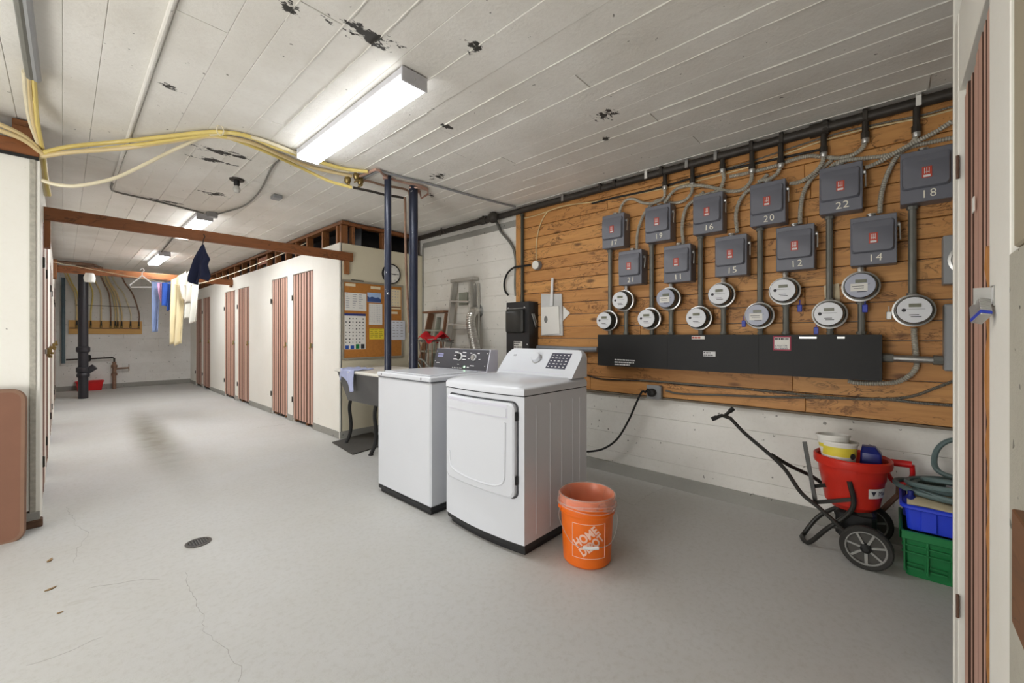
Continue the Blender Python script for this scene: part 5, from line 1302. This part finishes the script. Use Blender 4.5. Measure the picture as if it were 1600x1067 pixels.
for i, px in enumerate(vx):
    p = V(bw(px, 500, YM - .03).x, YM - .03, zc_ + .1); q = bw(tops[i], 442, YM - .03)
    run('manifold_tube', [p, p + V(0, -.01, .25), p.lerp(q, .6) + V(.04, -.02, .12), q, q + V(-.08, -.02, .25)], .014, (m_tan, m_yel, m_yel, m_tan, m_brown_c, m_tan, m_tan, m_tan, m_pex, m_brown_c)[i],
        '%s water tube rising from valve %s of the plywood manifold' % (('tan', 'yellow', 'yellow', 'tan', 'brown', 'tan', 'tan', 'tan', 'cream', 'brown')[i], ('one', 'two', 'three', 'four', 'five', 'six', 'seven', 'eight', 'nine', 'ten')[i]), 'tube')
solo('tube_clip', G().box(bw(118, 476).x, bw(212, 476).x, YM - .06, YM - .05, bw(118, 476).z - .012, bw(118, 476).z, .002), m_iron, 'dark clip strip holding the manifold tubes to the back wall', 'clip')
p = bw(99, 440); run('grey_pipe', [V(p.x, YM - .05, 2.5), V(p.x, YM - .05, .62)], .03, plain('slate_pipe', rgb(86, 104, 112), .5), 'slate grey upright pipe at the corner of the back wall')
p = bw(178, 572); q = bw(103, 563)
vv = thing('water_main', 'old iron water main with valve standing at the back wall', 'water pipe', (p.x, YM - .1, 0))
build('riser', G().tube([V(p.x, YM - .1, 0), V(p.x, YM - .1, .62)], .035, 10), m_brown_c, vv)
build('cross_pipe', G().tube([V(p.x, YM - .1, .62), V(p.x, YM - .1, .70), V(p.x - .03, YM - .1, .72), V(q.x, YM - .1, .70)], .018, 8), m_iron, vv)
build('flange', G().lathe([(.05, .3), (.055, .32), (.055, .35), (.04, .37)], 12, (p.x, YM - .1, 0)).lathe([(.045, .48), (.055, .5), (.055, .54), (.04, .56)], 12, (p.x, YM - .1, 0)), m_brown_c, vv)
build('spigot', G().tube([V(p.x, YM - .1, .46), V(p.x + .25, YM - .12, .47)], .022, 8).tube([V(p.x + .25, YM - .12, .55), V(p.x + .25, YM - .12, .40)], .008, 6), m_brown_c, vv)
build('meter', G().box(p.x - .52, p.x - .38, YM - .17, YM - .05, .65, .80, .02), m_blk, vv)
rb = at(137, 610, z=0)
t = thing('red_basket', 'red plastic basket on the floor behind the black drain stack', 'basket', rb)
rx, ry = rb.x, rb.y
build('tub', G().loft([rr(rx - .16, rx + .22, ry - .10, ry + .14, .0), rr(rx - .18, rx + .25, ry - .13, ry + .16, .2), rr(rx - .165, rx + .235, ry - .115, ry + .145, .2), rr(rx - .15, rx + .21, ry - .09, ry + .13, .015)]), m_redp, t)
build('rim', G().tube([v + V(0, 0, .0) for v in rr(rx - .185, rx + .255, ry - .135, ry + .165, .2)], .012, 6, closed=True), m_redp, t)
# pipe tangle above the far beam
t = thing('pipe_tangle', 'tangle of dark pipes and fittings above the far beam', 'pipes', (.3, 10.4, 2.45))
for k, (z, r, mm, y) in enumerate(((2.58, .03, m_brown_c, 11.2), (2.5, .028, m_iron, 11.3), (2.44, .02, m_iron, 11.0))):
    build('pipe', G().tube([V(XL + .02, y, z), V(bcol.x + .12 + .05 * k, y, z), V(bcol.x + .25, y + .4, z)], r, 8), mm, t)
build('fitting', G().lathe([(.05, -.06), (.07, 0), (.05, .06)], 10, (bcol.x + .08, 11.2, 2.52), 'x').lathe([(.05, -.06), (.065, 0), (.05, .06)], 10, (bcol.x - .05, 11.25, 2.5), 'x').lathe([(.076, -.1), (.09, -.08), (.09, .0), (.05, .06)], 14, (bcol.x, bcol.y, 2.56)), m_brown_c, t)
solo('tape_wrap', G().lathe([(.06, -.12), (.07, -.05), (.05, .02)], 10, V(at(140, 432, y=9.42).x, 9.41, 2.21)), m_lab, 'white cloth wrap hanging on the far beam near the black drain stack', 'wrap')

# ------------------------------------------------------------------ leaning folding table
tt_ = thing('folding_table', 'brown folding table with rounded corners leaning on the locker end wall', 'table', (-.7, 3.95, 0))
def tabp(u, v, k): return V(u, 3.93 + .12 * v / .9 - .028 * k, v)
tx1 = at(34, 700, y=3.98).x
build('tabletop', G().prism(rrect(-1.05, tx1, .004, .895, .055, 6), lambda u, v, k: tabp(u, v, k)), m_tabtop, tt_)
P = [tabp(u, v, .5) for u, v in rrect(-1.055, tx1 + .004, .0, .899, .058, 6)]
build('edge_band', G().tube(P, .0165, 6, closed=True), m_tabedge, tt_)
build('folded_leg', G().tube([V(-.95, 4.035, .15), V(-.95, 4.066, .75), V(-.3, 4.066, .75), V(-.3, 4.035, .15)], .012, 8), m_conduit, tt_)

# ------------------------------------------------------------------ spreader cart
HC = V(3.10, .17, 0)
sc = thing('spreader_cart', 'red hopper lawn spreader with black tube frame by the white wall', 'spreader', HC)
hop = build('hopper', G().lathe([(.0, .255), (.095, .255), (.125, .285), (.148, .43), (.152, .435), (.158, .50), (.176, .502), (.18, .515), (.18, .545), (.172, .552), (.160, .54), (.138, .40), (.118, .30), (0, .28)], 40, HC, caps=False), m_hopper, sc)
g = G()
def hw(u, z): r = .127 + (z - .285) * .155 + .003; a = math.atan2(-HC.y, -HC.x) + u / r; return HC + V(r * math.cos(a), r * math.sin(a), z)
g.grid(8, 2, lambda u, v: hw(.075 + u * .115, .352 + v * .055)); lb = build('label', g, m_lab, hop)
g = G(); tri = [hw(.088, .392), hw(.116, .392), hw(.102, .364)]; nrm_ = (hw(.07, .36) - V(HC.x, HC.y, .36)).normalized() * .0012
g.add([p + nrm_ for p in tri], [(0, 1, 2)]); build('triangle_mark', g, m_dink, lb)
g = text_g('Mas', .034, .0004)
for i, p in enumerate(g.v): g.v[i] = hw(.157 + p.x, .380 + p.y) + nrm_
build('label_lettering', g, m_dink, lb)
def wheel(cx, cy, cz, nm):
    w = build('wheel', G().lathe([(.088, -.018), (.106, -.02), (.113, -.012), (.113, .012), (.106, .02), (.088, .018)], 32, (cx, cy, cz), '-x', caps=False), m_tyre, sc)
    build('rim', G().lathe([(.080, -.014), (.090, -.014), (.090, .016), (.084, .018), (.080, .012)], 32, (cx, cy, cz), '-x', caps=False), m_hub, w)
    build('web', G().lathe([(.082, -.004), (.082, .002)], 24, (cx, cy, cz), '-x'), m_hubd, w)
    for k in range(7):
        a = k * 2 * math.pi / 7 + .2
        build('spoke', G().bar(V(cx - .006, cy + .02 * math.cos(a), cz + .02 * math.sin(a)), V(cx - .006, cy + .083 * math.cos(a), cz + .083 * math.sin(a)), .014, .010), m_hub, w)
    build('hub', G().lathe([(.024, -.02), (.024, .02), (.012, .03), (0, .03)], 14, (cx, cy, cz), '-x'), m_blk, w)
wheel(2.90, .10, .1135, 0); wheel(3.30, .10, .1135, 1)
build('axle', G().tube([V(2.89, .10, .1135), V(3.31, .10, .1135)], .008, 8), m_frame, sc)
build('gearbox', G().box(3.02, 3.18, .06, .24, .09, .25, .02), m_blk, sc)
def fr(px, py, x): return at(px, py, x=x)
build('near_tube', G().tube(resample([fr(1140, 652, 3.1), fr(1165, 678, 3.08), fr(1205, 712, 3.03), fr(1228, 735, 3.0), fr(1252, 770, 2.97), fr(1282, 795, 2.95), fr(1322, 832, 2.93)], .02), .0115, 10), m_frame, sc)
build('far_tube', G().tube(resample([fr(1205, 710, 3.05), fr(1235, 728, 3.1), fr(1270, 745, 3.2), fr(1295, 764, 3.28)], .02), .0115, 10), m_frame, sc)
for s, px, py, p2 in ((1, 1112, 655, (1128, 649)), (-1, 1146, 638, (1134, 648))):
    build('handle_grip', G().tube([fr(px, py, 3.1 - .05 * s), fr(*p2, 3.1 - .02 * s), fr(1140, 653, 3.1)], .012, 10), m_frame, sc)
    build('grip_sleeve', G().tube([fr(px, py, 3.1 - .05 * s), fr((px + p2[0]) / 2, (py + p2[1]) / 2, 3.1 - .035 * s)], .0155, 10), m_blk, sc)
st = [fr(1327, 752, 2.95), fr(1334, 786, 2.95), fr(1322, 806, 2.96), fr(1292, 826, 2.97), V(3.0, .36, .016), V(3.05, .40, .014), V(3.12, .40, .014), fr(1280, 806, 3.17), fr(1318, 788, 3.2)]
build('stand_loop', G().tube(resample(st, .02), .0125, 10), m_frame, sc)
build('stand_brace', G().tube([fr(1300, 822, 2.97), fr(1325, 828, 2.95)], .010, 8), m_frame, sc)
build('hopper_strut', G().bar(fr(1305, 800, 3.1), fr(1365, 805, 3.0), .02, .02), m_frame, sc)
build('lever', G().bar(fr(1257, 690, 3.06), fr(1274, 783, 3.02), .02, .02), m_frame, sc)
build('bracket', G().bar(fr(1272, 785, 3.0), fr(1332, 780, 2.955), .016, .02).bar(fr(1270, 760, 3.05), fr(1290, 758, 3.02), .006, .02), m_frame, sc)
build('paper_card', G().box(3.22, 3.222, .33, .39, .25, .31), m_lab, sc)
# contents of the hopper
def pail(c, r0, r1, z0, z1, lab, tilt):
    t = thing('margarine_tub', lab, 'tub', c + V(0, 0, z0))
    M_ = Matrix.Translation(c + V(0, 0, z0)) @ Matrix.Rotation(tilt[0], 4, 'X') @ Matrix.Rotation(tilt[1], 4, 'Y'); h = z1 - z0
    build('shell', G().lathe([(0, 0), (r0, 0), (r1, h - .012), (r1 + .005, h - .012), (r1 + .005, h), (r1 - .003, h), (r0 - .002, .004), (0, .004)], 30, caps=False).xf(M_), m_lab, t)
    build('yellow_print', G().lathe([(r0 + (r1 - r0) * .45 + .001, h * .45), (r1 * 1.0 + .0008 - (r1 - r0) * .12, h * .86)], 30, caps=False).xf(M_), plain('tub_yellow', rgb(232, 214, 70), .5), t)
    a = math.atan2(-c.y, -c.x) + .85; rr_ = r0 + (r1 - r0) * .5 + .002
    build('round_mark', G().lathe([(.013, 0), (.017, .001), (.017, .002)], 16).xf(M_ @ Matrix.Translation((rr_ * math.cos(a), rr_ * math.sin(a), h * .5)) @ V(math.cos(a), math.sin(a), 0).to_track_quat('Z', 'Y').to_matrix().to_4x4()), m_dink, t)
pail(HC + V(-.055, .055, 0), .072, .087, .49, .635, 'white and yellow plastic tub in the red hopper, outer one of two', (0, .05))
pail(HC + V(-.05, .075, 0), .060, .0765, .54, .668, 'white plastic tub nested inside the yellow and white tub', (-.06, .05))
bt = HC + V(.02, -.085, -.022)
solo('blue_scoop', G().loft([[V(bt.x + u, bt.y + v, .48) for u, v in rrect(-.05, .05, -.05, .05, .012, 3)], [V(bt.x + u * .9, bt.y + v * .9, .58) for u, v in rrect(-.05, .05, -.05, .05, .012, 3)], [V(bt.x + .01 + u * .5, bt.y + .01 + v * .6, .612) for u, v in rrect(-.05, .05, -.05, .05, .012, 3)]]), m_navyp, 'dark blue plastic scoop standing in the red hopper', 'scoop')
rh0 = fr(1392, 722, 3.30); rh1 = fr(1425, 726, 3.30); rh2 = fr(1425, 745, 3.30)
t = thing('red_spade_handle', 'red plastic spade handle against the wall beside the hopper', 'tool handle', rh1)
build('grip', G().tube([rh0, rh1], .020, 12), m_redp, t)
build('yoke', G().tube(resample([rh1, rh2, fr(1412, 756, 3.30), fr(1396, 752, 3.3), fr(1386, 738, 3.3)], .01), .012, 8), m_redp, t)
build('shaft', G().tube([fr(1405, 756, 3.3), V(3.36, -.03, .30), V(3.33, .12, .07)], .014, 8), m_oldw, t)
# ------------------------------------------------------------------ crates beside the spreader
CX0, CX1, CY0, CY1 = 2.955, 3.33, -.60, -.03
gc = thing('green_crate', 'green plastic crate on the floor under the blue bin', 'crate', ((CX0 + CX1) / 2, -.3, 0))
def crate_shell(x0, x1, y0, y1, z0, z1, tp_, th):
    b = lambda i, z: rr(x0 + i, x1 - i, y0 + i, y1 - i, z, .02)
    return G().loft([b(tp_, z0), b(0, z1), b(th, z1), b(tp_ + th, z0 + .01)])
build('shell', crate_shell(CX0 + .006, CX1, CY0, CY1 - .006, .0, .235, .02, .008), m_green, gc)
g = G().box(CX0 - .006, CX0 + .01, CY0, CY1, .195, .238, .003).box(CX0 - .006, CX1, CY1 - .012, CY1, .195, .238, .003)
build('rim_band', g, m_green, gc)
for y_ in (-.05, -.135, -.22, -.30, -.38): build('rib', G().box(CX0 - .004, CX0 + .02, y_ - .004, y_ + .004, .03, .2, .001), m_green, gc)
for z_ in (.165, .13): build('rail', G().box(CX0 - .004, CX0 + .02, CY0, CY1 - .01, z_ - .003, z_ + .003, .001), m_green, gc)
for k in range(6): build('slot_lip', G().box(CX0 + .004, CX0 + .022, -.06 - k * .085 - .06, -.06 - k * .085, .045, .053, .001).box(CX0 + .004, CX0 + .022, -.06 - k * .085 - .06, -.06 - k * .085, .068, .074, .001), m_green, gc)
bb = thing('blue_bin', 'bright blue plastic bin stacked on the green crate', 'bin', ((CX0 + CX1) / 2, -.3, .24))
build('shell', crate_shell(CX0 + .02, CX1 - .01, CY0 + .02, CY1 - .02, .239, .36, .012, .006), m_blueb, bb)
g = G().tube(rr(CX0 + .012, CX1 - .002, CY0 + .012, CY1 - .012, .358), .012, 6, closed=True); build('rim', g, m_blueb, bb)
for y_ in (-.14, -.3): build('rib', G().box(CX0 + .014, CX0 + .03, y_ - .03, y_ + .03, .245, .35, .004), m_blueb, bb)
def tarp(u, v):
    y_ = CY1 + .0 - u * .55; x_ = CX0 - .005 + v * .36
    z_ = .372 + .015 * math.sin(v * 3.1) * (1 - u) + .008 * math.sin(u * 9 + v * 5) + .005 * math.sin(v * 17)
    if v < .12: z_ -= (.12 - v) * .25 * (.4 + u)
    return V(x_ + .02, y_ - .03, z_ + .01)
cloth('tarp', 'beige plastic sheet folded over the top of the blue bin', m_tarp, tarp, 26, 20, .008, 'sheet')
hcoil = V(3.14, -.24, 0)
P = []
for k in range(100):
    a = k * .30; lo_ = k * .30 / 6.283; R0 = .165 - .012 * lo_ + .012 * math.sin(lo_ * 4); P.append(V(hcoil.x + R0 * math.cos(a) * .9 + .02 * math.sin(lo_ * 3), hcoil.y + R0 * math.sin(a) * 1.2 + .02 * math.cos(lo_ * 2), .412 + .016 * lo_ + .014 * math.sin(a + lo_)))
P += [V(3.22, -.20, .50), V(3.30, -.18, .58), V(3.32, -.23, .66), V(3.32, -.33, .67), V(3.28, -.43, .52)]
solo('garden_hose', G().tube(resample(P, .02), .0135, 8), m_hose, 'coiled grey green garden hose piled on the blue bin', 'hose')
solo('blue_bottle', G().lathe([(.0, 0), (.03, 0), (.032, .02), (.030, .09), (.012, .11), (.012, .13), (0, .13)], 14, V(3.02, -.075, .30)), m_navyp, 'dark blue bottle standing in the end of the blue bin', 'bottle')
